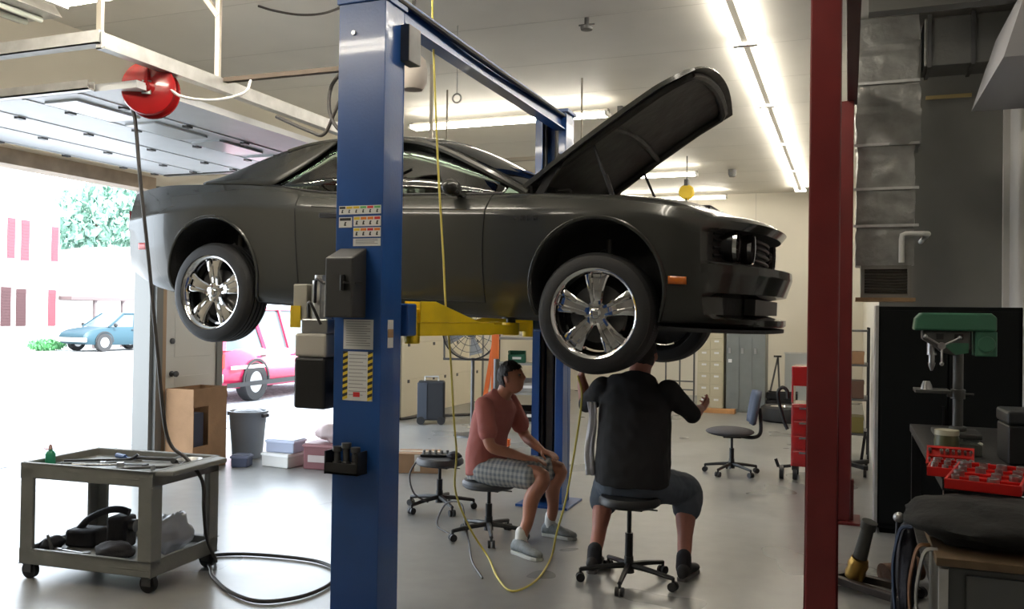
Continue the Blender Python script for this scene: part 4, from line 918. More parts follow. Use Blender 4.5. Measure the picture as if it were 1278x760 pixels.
# top tray contents
ZT_, ZL_ = .666, .146
ST, DK = M_['steel'], M_['dsteel']
def wrench(t, L, m):
    q = MB(); q.bar((-L/2+.02,0,.006),(L/2-.03,0,.006),.014,.007); q.lathe([(.009,0),(.018,0),(.018,.011),(.009,.011),(.009,0)], (-L/2+.012,0,0), 'Z', 18)
    q.prism([(L/2-.035,-.010),(L/2-.02,-.022),(L/2,-.020),(L/2+.004,-.010),(L/2-.012,-.008),(L/2-.014,.008),(L/2+.002,.012),(L/2-.004,.022),(L/2-.02,.022),(L/2-.035,.010)], .011, 'Z', 0)
    return q.build('wrench', m, t, smooth=False)
def single(name, label, cat, o, group=None):
    tag(o, label, cat, group); return o
def tool(kind, x, y, rz, L, m, label, z=ZT_):
    p = cm @ Vector((x, y, z)); q = MB()
    if kind == 'wrench':
        q.bar((-L/2+.02,0,.006),(L/2-.03,0,.006),.014,.007); q.lathe([(.009,0),(.018,0),(.018,.011),(.009,.011),(.009,0)], (-L/2+.012,0,0), 'Z', 18)
        q.prism([(L/2-.035,-.010),(L/2-.02,-.022),(L/2,-.020),(L/2+.004,-.010),(L/2-.012,-.008),(L/2-.014,.008),(L/2+.002,.012),(L/2-.004,.022),(L/2-.02,.022),(L/2-.035,.010)], .011, 'Z', 0)
        o = q.build('wrench', m, smooth=False)
    elif kind == 'ratchet':
        q.cyl((-L/2,0,.014),(L/2-.03,0,.014),.010,.007,n=12); q.cyl((L/2-.02,0,0),(L/2-.02,0,.028),.022,n=20); q.cyl((-L/2,0,.014),(-L/4,0,.014),.014,.013,n=14); o = q.build('ratchet', m)
    elif kind == 'pry_bar':
        q.tube([(-L/2,0,.012),(0,0,.012),(L/2-.05,0,.012),(L/2,0,.03),(L/2+.015,0,.045)], .0095, 10, smooth=4); o = q.build('pry_bar', m)
    elif kind == 'screwdriver':
        q.cyl((-L/2,0,.016),(-L/2+.10,0,.016),.016,.014,n=10); q.cyl((-L/2+.10,0,.016),(L/2,0,.016),.004,n=8); o = q.build('screwdriver', m)
    elif kind == 'pliers':
        q.tube([(-L/2,.03,.012),(-L/4,.022,.012),(L/4,-.004,.012),(L/2,-.003,.012)], .008, 8, smooth=4); q.tube([(-L/2,-.03,.012),(-L/4,-.022,.012),(L/4,.004,.012),(L/2,.003,.012)], .008, 8, smooth=4); q.cyl((L/4,0,0),(L/4,0,.024),.012,n=12); o = q.build('pliers', m)
    elif kind == 'socket':
        q.lathe([(0,0),(.014,0),(.014,L),(.010,L),(.009,L*.4),(0,L*.4)], (0,0,0), 'Z', 16); o = q.build('socket', m)
    elif kind == 'hammer':
        q.cyl((-L/2,0,.018),(L/2,0,.018),.012,n=10); q.cyl((L/2,-.05,.018),(L/2,.05,.018),.018,n=14); o = q.build('hammer', m)
    o.location = p; o.rotation_euler = (0, 0, rz+R(4.5)); tag(o, label, kind.replace('_', ' ')); return o
tool('pry_bar', .20, -.08, R(38), .50, DK, 'long dark bar lying slantwise across the right end of the cart top')
tool('pry_bar', -.22, .05, R(30), .42, M_['blk'], 'black curved bar on the cart top near the green bottle')
tool('ratchet', -.10, -.10, R(25), .30, ST, 'long steel ratchet in the middle of the cart top')
tool('wrench', -.30, -.02, R(35), .28, ST, 'steel wrench nearest the left end of the cart top')
tool('wrench', -.10, .10, R(50), .24, ST, 'steel wrench pointing away across the middle of the cart top')
tool('wrench', .05, .02, R(15), .20, DK, 'dark wrench in the middle of the cart top')
tool('pliers', -.16, -.225, R(5), .22, mat('blue_grip', (.04,.09,.25), .5), 'blue handled pliers at the front lip of the cart top')
tool('screwdriver', .42, -.02, R(88), .24, M_['blk'], 'black handled screwdriver near the handle end of the cart top')
tool('screwdriver', -.14, .19, R(-20), .22, mat('blue_grip', (.04,.09,.25), .5), 'blue screwdriver at the back of the cart top')
tool('socket', .36, -.17, 0, .05, ST, 'single steel socket standing at the near right corner of the cart top'); tool('hammer', .08, .20, R(8), .30, DK, 'dark hammer along the back edge of the cart top')
t = oncart('parts_tray', 'pale metal tray of small parts at the handle end of the cart top', 'tray', .34, .20, ZT_+.002, R(10))
q = MB(); q.lathe([(0,0),(.055,0),(.075,.03),(.08,.03),(.06,-.0)], (0,0,.001), 'Z', 24); q.build('bowl', M_['galv'], t); q = MB(); [q.cyl((.02*math.cos(k*2.1),.02*math.sin(k*1.7),.003),(.03*math.cos(k*2.1),.03*math.sin(k*1.3),.02),.006,n=6) for k in range(6)]; o_ = q.build('bolts', ST, t, smooth=False); o_['kind'] = 'stuff'
t = oncart('spray_bottle', 'small green bottle standing on the left corner of the cart', 'bottle', -.40, -.17, ZT_)
q = MB(); q.lathe([(0,0),(.028,0),(.030,.008),(.030,.075),(.020,.092),(.012,.096),(.012,.104),(0,.104)], (0,0,0), 'Z', 24); q.build('bottle_body', mat('green_bottle', (.03,.28,.16), .35), t)
q = MB(); q.lathe([(0,.104),(.013,.104),(.010,.125),(.004,.135),(0,.135)], (0,0,0), 'Z', 16); q.build('cap', mat('pinkish_cap', (.5,.3,.28), .5), t); q = MB(); q.cyl((0,0,.10),(-.05,0,.105),.003,n=6); q.build('straw', M_['redpl'], t)
# lower shelf contents
BAG = mat('black_bag_cloth', (.030,.028,.032), .75, bump=.5, bscale=18)
t = oncart('power_tool', 'bulky black tool with a loop handle on the lower cart shelf', 'tool', -.13, .02, ZL_, R(8))
q = MB(); q.box((-.14,0,.055),(.20,.16,.11)); q.box((.10,0,.10),(.13,.14,.20)); q.build('tool_body', BAG, t, bevel=.02); q = MB(); q.tube([(-.20,0,.09),(-.12,0,.17),(.0,0,.225),(.09,0,.235),(.15,0,.22)], .022, 10, smooth=6); q.build('handle', BAG, t)
q = MB(); q.cyl((.16,0,.14),(.20,0,.14),.04,n=16); q.build('chuck', M_['dsteel'], t)
def blob(name, label, cat, loc, size, m, rz=0, seed=1, amp=.25, n=14, fold=7.0):
    q = MB(); q.ball((0,0,0), 1, n)
    out = []
    for p in q.v:
        d = 1+amp*noise.noise(p*1.6+Vector((seed*3.1,0,0)))+amp*.35*noise.noise(p*fold+Vector((0,seed,0)))
        v = Vector((p.x*size[0], p.y*size[1], max(p.z, -.75)*size[2]))*d; out.append(v)
    mz = min(v.z for v in out); q.v = [Vector((v.x, v.y, v.z-mz)) for v in out]
    o = q.build(name, m, angle=80); o.location = loc; o.rotation_euler = (0,0,rz); return tag(o, label, cat)
blob('rag', 'crumpled dark cloth on the lower cart shelf under the loop handle', 'rag', cm @ Vector((.10,-.17,ZL_)), (.13,.08,.05), BAG, .1, 2)
blob('plastic_bag', 'clear crumpled plastic bag at the right end of the lower cart shelf', 'bag', cm @ Vector((.32,.07,ZL_)), (.10,.17,.12), mat('clear_bag', (.45,.45,.47), .25, alpha=.75), .3, 4, .35)
blob('parts_bag', 'dark bag of parts at the near left of the lower cart shelf', 'bag', cm @ Vector((-.38,-.16,ZL_)), (.05,.09,.045), BAG, 0, 6)
tool('ratchet', -.20, -.20, R(-6), .30, ST, 'steel ratchet lying along the front of the lower cart shelf', ZL_); tool('wrench', -.02, -.24, R(12), .24, ST, 'steel wrench lying at the front lip of the lower cart shelf', ZL_)
q = MB(); q.cyl((0,0,0),(-.05,0,.11),.012,.008,n=12); o = q.build('punch', DK); o.location = cm @ Vector((-.30,-.235,ZL_)); tag(o, 'dark rod standing up at the left end of the lower cart shelf', 'tool')
# cardboard boxes at the pier
t = thing('cardboard_box', 'tall open cardboard box leaning at the pier between the garage openings', 'box', (-6.36, 7.36, 0), rz=R(3))
q = MB(); w, d, h = .17, .27, .84
q.bb(-w,w,-d,-d+.008,0,h); q.bb(-w,w,d-.008,d,0,h); q.bb(-w,-w+.008,-d,d,0,h); q.bb(w-.008,w,-d,-.03,0,h*.30); q.bb(w-.008,w,-.03,d,0,h); q.bb(w-.008,w,-d,-.03,h*.78,h); q.bb(-w,w,-d,d,0,.008); q.build('carton', M_['card'], t, smooth=False)
q = MB(); q.bb(-w+.02,w-.04,-d+.03,-.06,.01,h*.70); q.build('inner_panel', mat('dark_contents', (.03,.035,.06), .6), t, smooth=False)
q = MB(); q.box((0,.285,h-.06),(.32,.008,.12),(.2,0,0)); q.build('flap', M_['card'], t, smooth=False)
# rubbish bin
t = thing('trash_can', 'grey plastic bin with side handles standing by the middle garage opening', 'bin', (-6.30, 8.12, 0))
q = MB(); q.lathe([(0,.01),(.155,0),(.165,.02),(.205,.50),(.225,.50),(.225,.525),(.200,.525),(.16,.03),(0,.03)], (0,0,0), 'Z', 40); q.build('bin_body', mat('bin_grey', (.27,.31,.36), .5, bump=.05), t)
q = MB(); q.bb(-.255,-.215,-.05,.05,.46,.50); q.bb(.215,.255,-.05,.05,.46,.50); split_build(q, 'handle', mat('bin_handle', (.05,.05,.06), .5), t, smooth=False, bevel=.01)
q = MB(); q.ball((0,0,.50),(.17,.17,.05),10); q.build('bin_liner', mat('bin_bag', (.05,.06,.08), .4, bump=.5), t)
# pile behind the blue column
pl = [('red_crate','dark red and grey parts box in the pile left of the blue column base','box',(-5.12,7.95,0),(.42,.34,.27),mat('maroon_case',(.20,.07,.075),.55),.1),
 ('storage_box','white box beside the maroon box on the floor behind the blue column','box',(-5.62,7.85,0),(.36,.28,.15),M_['white'],-.1),
 ('plastic_tub','pale blue tub stacked on the white box behind the blue column','tub',(-5.60,7.86,.152),(.34,.24,.14),mat('pale_blue_tub',(.45,.50,.66),.4),.05),
 ('small_carton','small dark blue carton at the left end of the floor pile','box',(-5.98,7.62,0),(.18,.16,.13),mat('navy_carton',(.06,.07,.12),.6),.3)]
for n, l, c, loc, s, mm, rz in pl:
    t = thing(n, l, c, loc, rz); w, d, h = s
    q = MB(); q.bb(-w/2,w/2,-d/2,d/2,0,h); q.build('box_body', mm, t, smooth=False, bevel=.012)
    q = MB(); q.bb(-w/2-.008,w/2+.008,-d/2-.008,d/2+.008,h-.035,h-.012); q.build('rim', mat(n+'_rim', tuple(min(1, v*1.5+.05) for v in MATS[mm.name].node_tree.nodes['Principled BSDF'].inputs['Base Color'].default_value[:3]), .5), t, smooth=False, bevel=.004)
    if n == 'red_crate': q = MB(); q.bb(-w/2+.06,w/2-.06,-d/2-.014,-d/2,.08,.15); q.build('label_plate', mat('pale_panel',(.5,.42,.40),.6), t, smooth=False)
blob('shop_rag', 'crumpled pinkish white rag on top of the maroon box', 'rag', (-5.08,7.98,.27), (.18,.14,.10), mat('pinkish_rag', (.62,.50,.50), .8), 0, 9, .35)
# closed-door side: wheeled case, stool with tools, brown carton
t = thing('rolling_case', 'upright dark charcoal case on wheels in front of the closed garage door', 'case', (-5.80, 11.75, 0), rz=R(24))
q = MB(); q.bb(-.20,.20,-.13,.13,.06,.64); q.build('case_body', mat('charcoal_case', (.018,.02,.025), .6), t, smooth=False, bevel=.03)
q = MB(); q.bb(-.205,-.06,-.138,-.125,.08,.62); q.build('side_panel', mat('slate_panel', (.05,.06,.08), .6), t, smooth=False, bevel=.01)
q = MB(); q.tube([(-.10,0,.62),(-.10,0,.70),(.10,0,.70),(.10,0,.62)], .014, 8); q.build('carry_handle', M_['galv'], t)
for sx in (-1,1):
    q = MB(); q.cyl((sx*.15,-.15,.06),(sx*.15,.15,.06),.06,n=20); q.build('wheel', M_['rubber'], t)
for i in range(8):
    pass
def five_star(t, r=.27, spin=0.0, hub=.06, col_top=.40, m=None, chrome=False):
    m = m or M_['blk']
    q = MB(); q.cyl((0,0,.06),(0,0,.16),.035,.028,n=20); q.build('base_hub', m, t)
    for k in range(5):
        a = spin+k*2*PI/5; c, s = math.cos(a), math.sin(a)
        q = MB(); q.tube([(.02*c,.02*s,.105),(r*.5*c,r*.5*s,.095),(r*c,r*s,.075)], lambda u: .020-.006*u, 8, smooth=4); l = q.build('base_leg', m, t)
        q = MB(); n_ = Vector((-s, c, 0)); p = Vector((r*c, r*s, .028))
        for e in (-.016, .016): q.cyl(p+n_*(e-.009), p+n_*(e+.009), .027, n=16)
        q.cyl(p+V(0,0,.02), p+V(0,0,.055), .010, n=8); q.build('caster', M_['blk'], l)
    q = MB(); q.cyl((0,0,.14),(0,0,col_top),.014,n=14); q.cyl((0,0,.14),(0,0,.14+(col_top-.14)*.5),.025,n=16); q.build('gas_column', M_['blkm'], t)
    q = MB(); q.bb(-.09,.09,-.05,.05,col_top-.02,col_top+.005); q.cyl((.02,0,col_top-.012),(.17,.03,col_top-.02),.005,n=6); q.build('seat_plate', M_['blk'], t, smooth=False)
def round_seat(t, z, r, m, th=.06):
    q = MB(); q.lathe([(0,z),(r*.9,z),(r,z+.015),(r,z+th*.6),(r*.93,z+th*.92),(r*.6,z+th),(0,z+th*.96)], (0,0,0), 'Z', 36); q.build('seat', m, t)
t = thing('rolling_stool', 'black five-legged rolling stool heaped with tools, behind the seated man', 'stool', (-3.20, 6.66, 0))
five_star(t, .29, .5, col_top=.37); round_seat(t, .375, .20, mat('dark_vinyl', (.07,.07,.075), .5), .065)
SZ = .442
for k, (n, l, x, y, L) in enumerate((('socket_tray','dark socket tray lying on the empty stool behind the seated man',-.05,.02,0),)):
    u = thing(n, l, 'tray', (-3.20+x, 6.66+y, SZ), .3); q = MB(); q.bb(-.12,.12,-.07,.07,0,.02); q.build('tray', M_['blk'], u, smooth=False, bevel=.004)
    q = MB()
    for a in range(5): q.cyl((-.10+.05*a,0,.02),(-.10+.05*a,0,.05),.012,n=10)
    split_build(q, 'socket', ST, u)
blob('rag', 'dark greasy rag on the right side of the empty rolling stool', 'rag', (-3.05,6.62,SZ), (.06,.06,.03), BAG, .2, 12)
q = MB(); q.tube([(-3.36,6.58,.43),(-3.40,6.5,.30),(-3.33,6.45,.16),(-3.2,6.45,.10)], .008, 6, smooth=6); tag(q.build('cable', HB), 'thin dark cable looping under the seat of the empty rolling stool', 'cable')
t = thing('cardboard_box', 'low brown carton on the floor between the blue column and the empty stool', 'box', (-4.18, 8.2, 0), rz=R(20))
q = MB(); q.bb(-.22,.22,-.16,.16,0,.20); q.build('carton', M_['card'], t, smooth=False, bevel=.004); q = MB(); q.bb(-.222,.222,-.025,.025,.198,.203); q.bb(-.03,.03,-.164,-.16,.02,.19); q.build('tape', mat('pale_tape', (.55,.5,.42), .4), t, smooth=False)
t = thing('floor_fan', 'large dark drum fan on a stand behind the yellow lift arm', 'fan', (-4.75, 10.8, 0), rz=R(15))
q = MB()
for r_ in (.36, .27, .18, .09):
    q.tube([(r_*math.cos(a*PI/16), -.10, 1.40+r_*math.sin(a*PI/16)) for a in range(32)], .005, 6, closed=True)
for a in range(16): q.tube([(.04*math.cos(a*PI/8), -.10, 1.4+.04*math.sin(a*PI/8)), (.36*math.cos(a*PI/8), -.10, 1.4+.36*math.sin(a*PI/8))], .004, 5)
q.build('guard', M_['dsteel'], t)
q = MB(); q.lathe([(.36,-.11),(.375,-.11),(.375,.11),(.36,.11),(.36,-.11)], (0,0,1.4), 'Y', 40); q.build('shroud', M_['blkm'], t)
q = MB(); q.cyl((0,-.06,1.4),(0,.10,1.4),.07,n=20); q.build('motor', M_['dsteel'], t)
for k in range(4):
    a = k*PI/2+.3; q = MB(); q.add([(.05*math.cos(a-.3),.0,1.4+.05*math.sin(a-.3)),(.32*math.cos(a-.35),.03,1.4+.32*math.sin(a-.35)),(.32*math.cos(a+.25),-.03,1.4+.32*math.sin(a+.25)),(.05*math.cos(a+.3),-.02,1.4+.05*math.sin(a+.3))], [(0,1,2,3)]); q.build('blade', M_['grey'], t, smooth=False, solid=.004)
q = MB(); q.cyl((.02,.05,.04),(.02,.05,1.05),.025,n=12); q.bar((-.37,0,1.4),(-.37,.04,1.02),.03,.02); q.bar((.37,0,1.4),(.37,.04,1.02),.03,.02); q.bar((-.385,.04,1.03),(.385,.04,1.03),.03,.03); q.build('stand', M_['dsteel'], t)
q = MB(); q.lathe([(0,0),(.25,0),(.25,.02),(.04,.05),(0,.05)], (.02,.05,0), 'Z', 28); q.build('base', M_['dsteel'], t)
t = thing('shelving_unit', 'dark open shelving with parts behind the seated man', 'shelf', (-4.15, 11.4, 0), rz=R(18))
for x in (-.42,.42):
    for y in (-.18,.18):
        q = MB(); q.bb(x-.02,x+.02,y-.02,y+.02,0,1.45); q.build('upright', M_['blkm'], t, smooth=False)
for z in (.15,.55,.95,1.3):
    q = MB(); q.bb(-.44,.44,-.2,.2,z,z+.03); q.build('shelf_board', M_['grey'], t, smooth=False)
smat = Matrix.Translation((-4.15,11.4,0)) @ Matrix.Rotation(R(18),4,'Z')
for n, l, x, z, s, mm in (('parts_bin','dark green bin on the shelving behind the seated man',-.15,.98,(.24,.22,.16),mat('dark_green_bin',(.02,.12,.07),.5)),('parts_bin','yellow bin on the shelving just right of the seated man head',.22,.98,(.16,.2,.2),M_['yel2']),('parts_bin','grey bin on the middle shelf behind the seated man',.0,.58,(.3,.24,.18),M_['grey']),('parts_bin','black bin on the lowest shelf behind the seated man',.1,.18,(.4,.26,.2),M_['blk'])):
    u = thing(n, l, 'bin', smat @ Vector((x,-.02,z+.002)), R(18)); w,d,h = s
    q = MB(); q.prism([(-w*.42,0),(w*.42,0),(w/2,h),(w/2-.012,h),(w*.42-.012,.012),(-w*.42+.012,.012),(-w/2+.012,h),(-w/2,h)], d, 'Y', -d/2); q.bb(-w/2,w/2,-d/2,-d/2+.01,.0,h*.7); q.bb(-w/2,w/2,d/2-.01,d/2,0,h); q.build('bin_body', mm, u, smooth=False); q = MB(); q.bb(-w*.25,w*.25,-d/2-.006,-d/2,h*.3,h*.5); q.build('label_holder', M_['paper'], u, smooth=False)
t = thing('engine_hoist', 'orange hoist with an upright boom behind the seated man', 'hoist', (-4.05, 9.95, 0), rz=R(10))
OR = mat('orange_paint', (.75,.16,.03), .4, coat=.3)
q = MB(); q.bb(-.04,.04,-.04,.04,.08,1.45); q.build('mast', OR, t, smooth=False, bevel=.005); q = MB(); q.bar((0,0,1.40),(-.12,-.02,.60),.05,.05); q.build('brace', OR, t, smooth=False)
q = MB(); q.bar((-.15,0,.07),(-.15,-.6,.07),.07); q.bar((.15,0,.07),(.15,-.6,.07),.07); q.bar((-.2,0,.08),(.2,0,.08),.08); q.build('base_legs', OR, t, smooth=False)
q = MB(); q.cyl((.02,-.04,.5),(.03,-.06,1.1),.035,n=14); q.build('ram', M_['dsteel'], t); q = MB(); q.bar((0,.02,1.42),(.02,-.18,1.50),.05,.06); q.build('boom', OR, t, smooth=False)
for x, y in ((-.15,-.57),(.15,-.57),(-.17,.02),(.17,.02)):
    q = MB(); q.cyl((x-.015,y,.035),(x+.015,y,.035),.035,n=16); q.build('caster', M_['blk'], t)
q = MB(); q.tube([(-6.4,11.9,.02),(-6.2,12.4,.02),(-5.5,13.2,.02),(-5.2,13.9,.02),(-5.0,14.6,.02)], .022, 8, smooth=6); tag(q.build('floor_hose', HB), 'dark hose lying along the floor by the closed garage door', 'hose')
# ================================================================== RIGHT BAY
FOIL = mat('duct_foil', (.30,.30,.285), .38, metal=.55, bump=.5, bscale=9, var=.2, vscale=7)
t = thing('air_duct', 'foil-wrapped vertical air duct with a grille at its foot beside the red columns', 'duct', (.29, 8.12, 1.80))
def wrapped(x0,x1,y0,y1,z0,z1,name,seed=0,amp=.016):
    q = MB(); rows = []; n = 34
    for j in range(n+1):
        z = z0+(z1-z0)*j/n; ring = []
        for (xa, ya), (xb, yb) in (((x0,y0),(x1,y0)),((x1,y0),(x1,y1)),((x1,y1),(x0,y1)),((x0,y1),(x0,y0))):
            for k in range(9):
                u = k/9; x, y = xa+(xb-xa)*u, ya+(yb-ya)*u; d = amp*(noise.noise(Vector((x*5+seed,y*5,z*4)))+.7*noise.noise(Vector((x*13,y*13+seed,z*11))))
                d += -.008*(1 if abs((z-z0) % .62-.31) < .03 else 0)
                cx, cy = (x0+x1)/2, (y0+y1)/2; v = Vector((x-cx, y-cy)).normalized(); ring.append((x+v.x*d, y+v.y*d, z))
        rows.append(ring)
    q.grid(rows, close=True); q.add(rows[0], [tuple(range(36))]); q.add(rows[-1], [tuple(range(36))]); return q.build(name, FOIL, t, angle=50)
wrapped(-.24,.21,-.2,.2,.30,1.30,'lower_duct',1); wrapped(-.25,.25,-.22,.22,1.30,1.80,'duct_sleeve',2,.02); wrapped(-.25,.23,-.2,.2,1.80,2.38,'upper_duct',3)
q = MB(); q.bb(-.20,.19,-.16,.2,.03,.30); q.bb(-.20,.19,-.20,-.16,.03,.06); q.bb(-.20,.19,-.20,-.16,.27,.30); q.bb(-.20,-.17,-.20,-.16,.06,.27); q.bb(.16,.19,-.20,-.16,.06,.27); q.build('grille_frame', mat('register_frame', (.22,.21,.19), .5), t, smooth=False)
q = MB()
for i in range(9): q.box((-.005,-.175,.075+i*.024), (.33,.02,.003), (.5,0,0))
o_ = q.build('grille_louvers', mat('dark_olive', (.06,.055,.04), .6), t, smooth=False)
q = MB(); q.bb(-.24,.22,-.24,.2,0,.03); q.build('wooden_ledge', M_['wood'], t, smooth=False)
for z in (.62,.93,1.3,1.82): q = MB(); q.bb(-.262,.24,-.225,-.215,z,z+.022); q.build('duct_band', M_['galv'], t, smooth=False)
t = thing('air_duct', 'horizontal dark ductwork running right from the top of the foil-wrapped duct', 'duct', (.9, 8.1, 3.74))
q = MB(); q.bb(-.34,.395,-.18,.2,0,.40); q.build('duct_section', mat('dark_galv', (.16,.16,.15), .5, metal=.5, bump=.1), t, smooth=False, bevel=.01)
for x in (-.30,.02,.36): q = MB(); q.bb(x-.015,x+.015,-.20,.21,-.015,.42); q.build('flange', M_['dsteel'], t, smooth=False)
t = thing('steel_beam', 'dark steel beam crossing above the right bay under the ceiling', 'beam', (.72, 7.2, 3.98))
q = MB(); q.bb(-.60,.575,-.07,.07,0,.012); q.bb(-.60,.575,-.006,.006,.012,.188); q.bb(-.60,.575,-.07,.07,.188,.20); q.build('beam', mat('beam_paint', (.13,.13,.12), .6), t, smooth=False)
q = MB(); q.tube([(.40,7.86,2.12),(.40,7.86,2.31),(.405,7.862,2.345),(.43,7.865,2.355),(.56,7.87,2.355),(.60,7.9,2.355),(.60,8.69,2.355)], .022, 12); tag(q.build('pipe', mat('pvc', (.72,.72,.68), .4)), 'white plastic pipe elbow coming off the foil-wrapped duct', 'pipe')
q = MB(); q.cyl((.41,7.9,1.9),(.41,7.9,2.1),.03,n=12)
# tall black cabinet
t = thing('cabinet', 'tall wide black cabinet standing behind the green drill press', 'cabinet', (.695, 7.6, 0))
q = MB(); q.bb(-.48,.50,-.26,.24,.04,1.75); q.bb(-.46,.48,-.24,.22,0,.04); q.build('cabinet_body', mat('black_cabinet', (.004,.005,.005), .8, spec=.2), t, smooth=False, bevel=.006)
q = MB(); q.bb(-.50,-.478,-.27,.24,.0,1.755); q.build('edge_trim', M_['galv'], t, smooth=False)
for a, b in ((-.46,.005),(.015,.48)):
    q = MB(); q.bb(a,b,-.275,-.26,.08,1.72); d_ = q.build('door', mat('black_cabinet_door', (.005,.006,.006), .75, spec=.2), t, smooth=False, bevel=.004)
    q = MB(); hx = b-.03 if a < 0 else a+.03; q.bb(hx-.008,hx+.008,-.30,-.275,.85,1.0); q.build('handle', M_['blkm'], d_, smooth=False)
# workbenches
BT = mat('dark_bench_top', (.015,.014,.013), .6, bump=.2, var=.3)
t = thing('workbench', 'dark workbench carrying the green drill press along the right wall', 'workbench', (.84, 5.5, 0))
q = MB(); q.bb(-.44,.45,-1.1,1.15,.88,.93); q.build('worktop', BT, t, smooth=False, bevel=.004)
for x in (-.40,.41):
    for y in (-1.05,1.1): q = MB(); q.bb(x-.03,x+.03,y-.03,y+.03,0,.88); q.build('leg', M_['blkm'], t, smooth=False)
q = MB(); q.bb(-.42,.44,-1.05,1.1,.22,.25); q.build('lower_shelf', BT, t, smooth=False)
t = thing('workbench', 'grey metal cabinet bench with a worn wooden top at the lower right corner', 'workbench', (.80, 3.82, 0))
q = MB(); q.bb(-.46,.48,-.30,.46,.03,.76); q.build('cabinet_body', mat('bench_grey', (.11,.115,.115), .45, metal=.3), t, smooth=False, bevel=.005)
q = MB(); q.bb(-.50,.49,-.34,.48,.77,.80); q.build('worktop', mat('oily_wood', (.13,.085,.045), .6, var=.25, vscale=10), t, smooth=False, bevel=.003)
q = MB(); q.bb(-.49,-.46,-.335,-.30,.0,.76); q.build('corner_post', M_['galv'], t, smooth=False)
for z0, z1 in ((.56,.74),(.32,.54),(.06,.30)):
    q = MB(); q.bb(-.40,.46,-.315,-.30,z0,z1); d_ = q.build('drawer', mat('bench_drawer', (.13,.135,.135), .4, metal=.3), t, smooth=False, bevel=.003)
    q = MB(); q.bb(-.1,.15,-.335,-.315,z1-.05,z1-.035); q.build('handle', M_['galv'], d_, smooth=False)
# drill press
DG, DI = M_['green'], mat('cast_iron', (.10,.10,.095), .45, metal=.5, var=.15)
t = thing('drill_press', 'green bench drill press with a grey column in front of the black cabinet', 'drill press', (.64, 6.1, .93))
q = MB(); q.bb(-.14,.12,-.16,.16,0,.03); q.cyl((0,0,.03),(0,0,.06),.05,n=24); q.build('base', DI, t, smooth=False, bevel=.008)
q = MB(); q.cyl((0,0,.06),(0,0,.66),.030,n=28); q.build('column', DI, t)
q = MB(); q.prism([(-.26,.655),(-.25,.73),(-.22,.765),(.17,.765),(.20,.74),(.20,.655)], .20, 'Y', -.10); q.build('belt_cover', DG, t, smooth=False, bevel=.012)
q = MB(); q.prism([(-.21,.655),(.06,.655),(.06,.54),(-.03,.50),(-.10,.52),(-.15,.56),(-.21,.60)], .13, 'Y', -.065); q.build('head_casting', DI, t, smooth=False, bevel=.01)
q = MB(); q.bb(-.13,-.09,-.068,-.064,.60,.635); q.bb(-.03,.02,-.068,-.064,.60,.635); split_build(q, 'switch_plate', M_['blk'], t, smooth=False)
q = MB(); q.prism([(-.10,.57),(-.02,.58),(.05,.58),(.05,.52),(-.02,.505)], .004, 'Y', -.070); q.build('green_panel', DG, t, smooth=False)
q = MB(); q.bb(.085,.205,-.08,.09,.50,.655); q.cyl((.145,-.08,.575),(.145,-.095,.575),.05,n=20); q.build('motor', DG, t, smooth=False, bevel=.02)
q = MB(); q.cyl((-.15,0,.50),(-.15,0,.58),.028,n=18); q.cyl((-.15,0,.45),(-.15,0,.50),.018,n=14); q.lathe([(0,.40),(.006,.40),(.018,.43),(.022,.45),(0,.45)], (-.15,0,0), 'Z', 16); q.build('chuck', M_['steel'], t)
q = MB(); q.cyl((-.10,-.065,.56),(-.10,-.10,.56),.022,n=14)
for k in range(3):
    a = k*2*PI/3+.5; q.cyl((-.10,-.09,.56),(-.10+.11*math.cos(a),-.11,.56+.11*math.sin(a)),.006,n=8); q.ball((-.10+.11*math.cos(a),-.11,.56+.11*math.sin(a)), .013, 8)
q.build('feed_handle', M_['steel'], t)
q = MB(); q.bb(-.25,-.05,-.11,.11,.265,.285); q.bar((-.06,0,.26),(.0,0,.26),.05,.04); q.cyl((0,0,.23),(0,0,.29),.042,n=20); q.cyl((.03,0,.26),(.09,0,.26),.008,n=8); q.build('table', DI, t, smooth=False, bevel=.004)
q = MB(); q.lathe([(0,.285),(.035,.285),(.03,.31),(.02,.335),(0,.335)], (-.18,-.02,0), 'Z', 18); lab(q.build('drill_vise', M_['steel'], t), 'small bright clamp')
# things on the benches
t = thing('plastic_container', 'olive plastic container with a beige lid left of the red tool trays', 'container', (.475, 5.0, .932), rz=.2)
q = MB(); q.lathe([(0,0),(.05,0),(.055,.02),(.06,.10),(.055,.13),(0,.13)], (0,0,0), 'Z', 24); q.build('container_body', mat('olive_plastic', (.10,.11,.05), .4), t); q = MB(); q.lathe([(0,.13),(.058,.13),(.058,.155),(0,.155)], (0,0,0), 'Z', 24); q.build('lid', mat('beige_lid', (.50,.48,.36), .5), t)
t = thing('small_parts_box', 'small grey clear-topped parts box at the foot of the drill press', 'box', (.60, 5.25, .932), rz=.1)
q = MB(); q.bb(-.06,.06,-.05,.05,0,.06); q.build('box_body', mat('smoky_plastic', (.18,.19,.17), .3), t, smooth=False, bevel=.004); q = MB(); q.bb(-.062,.062,-.052,.052,.06,.075); q.build('lid', M_['clear'], t, smooth=False)
RP_ = mat('red_tray', (.60,.015,.012), .35)
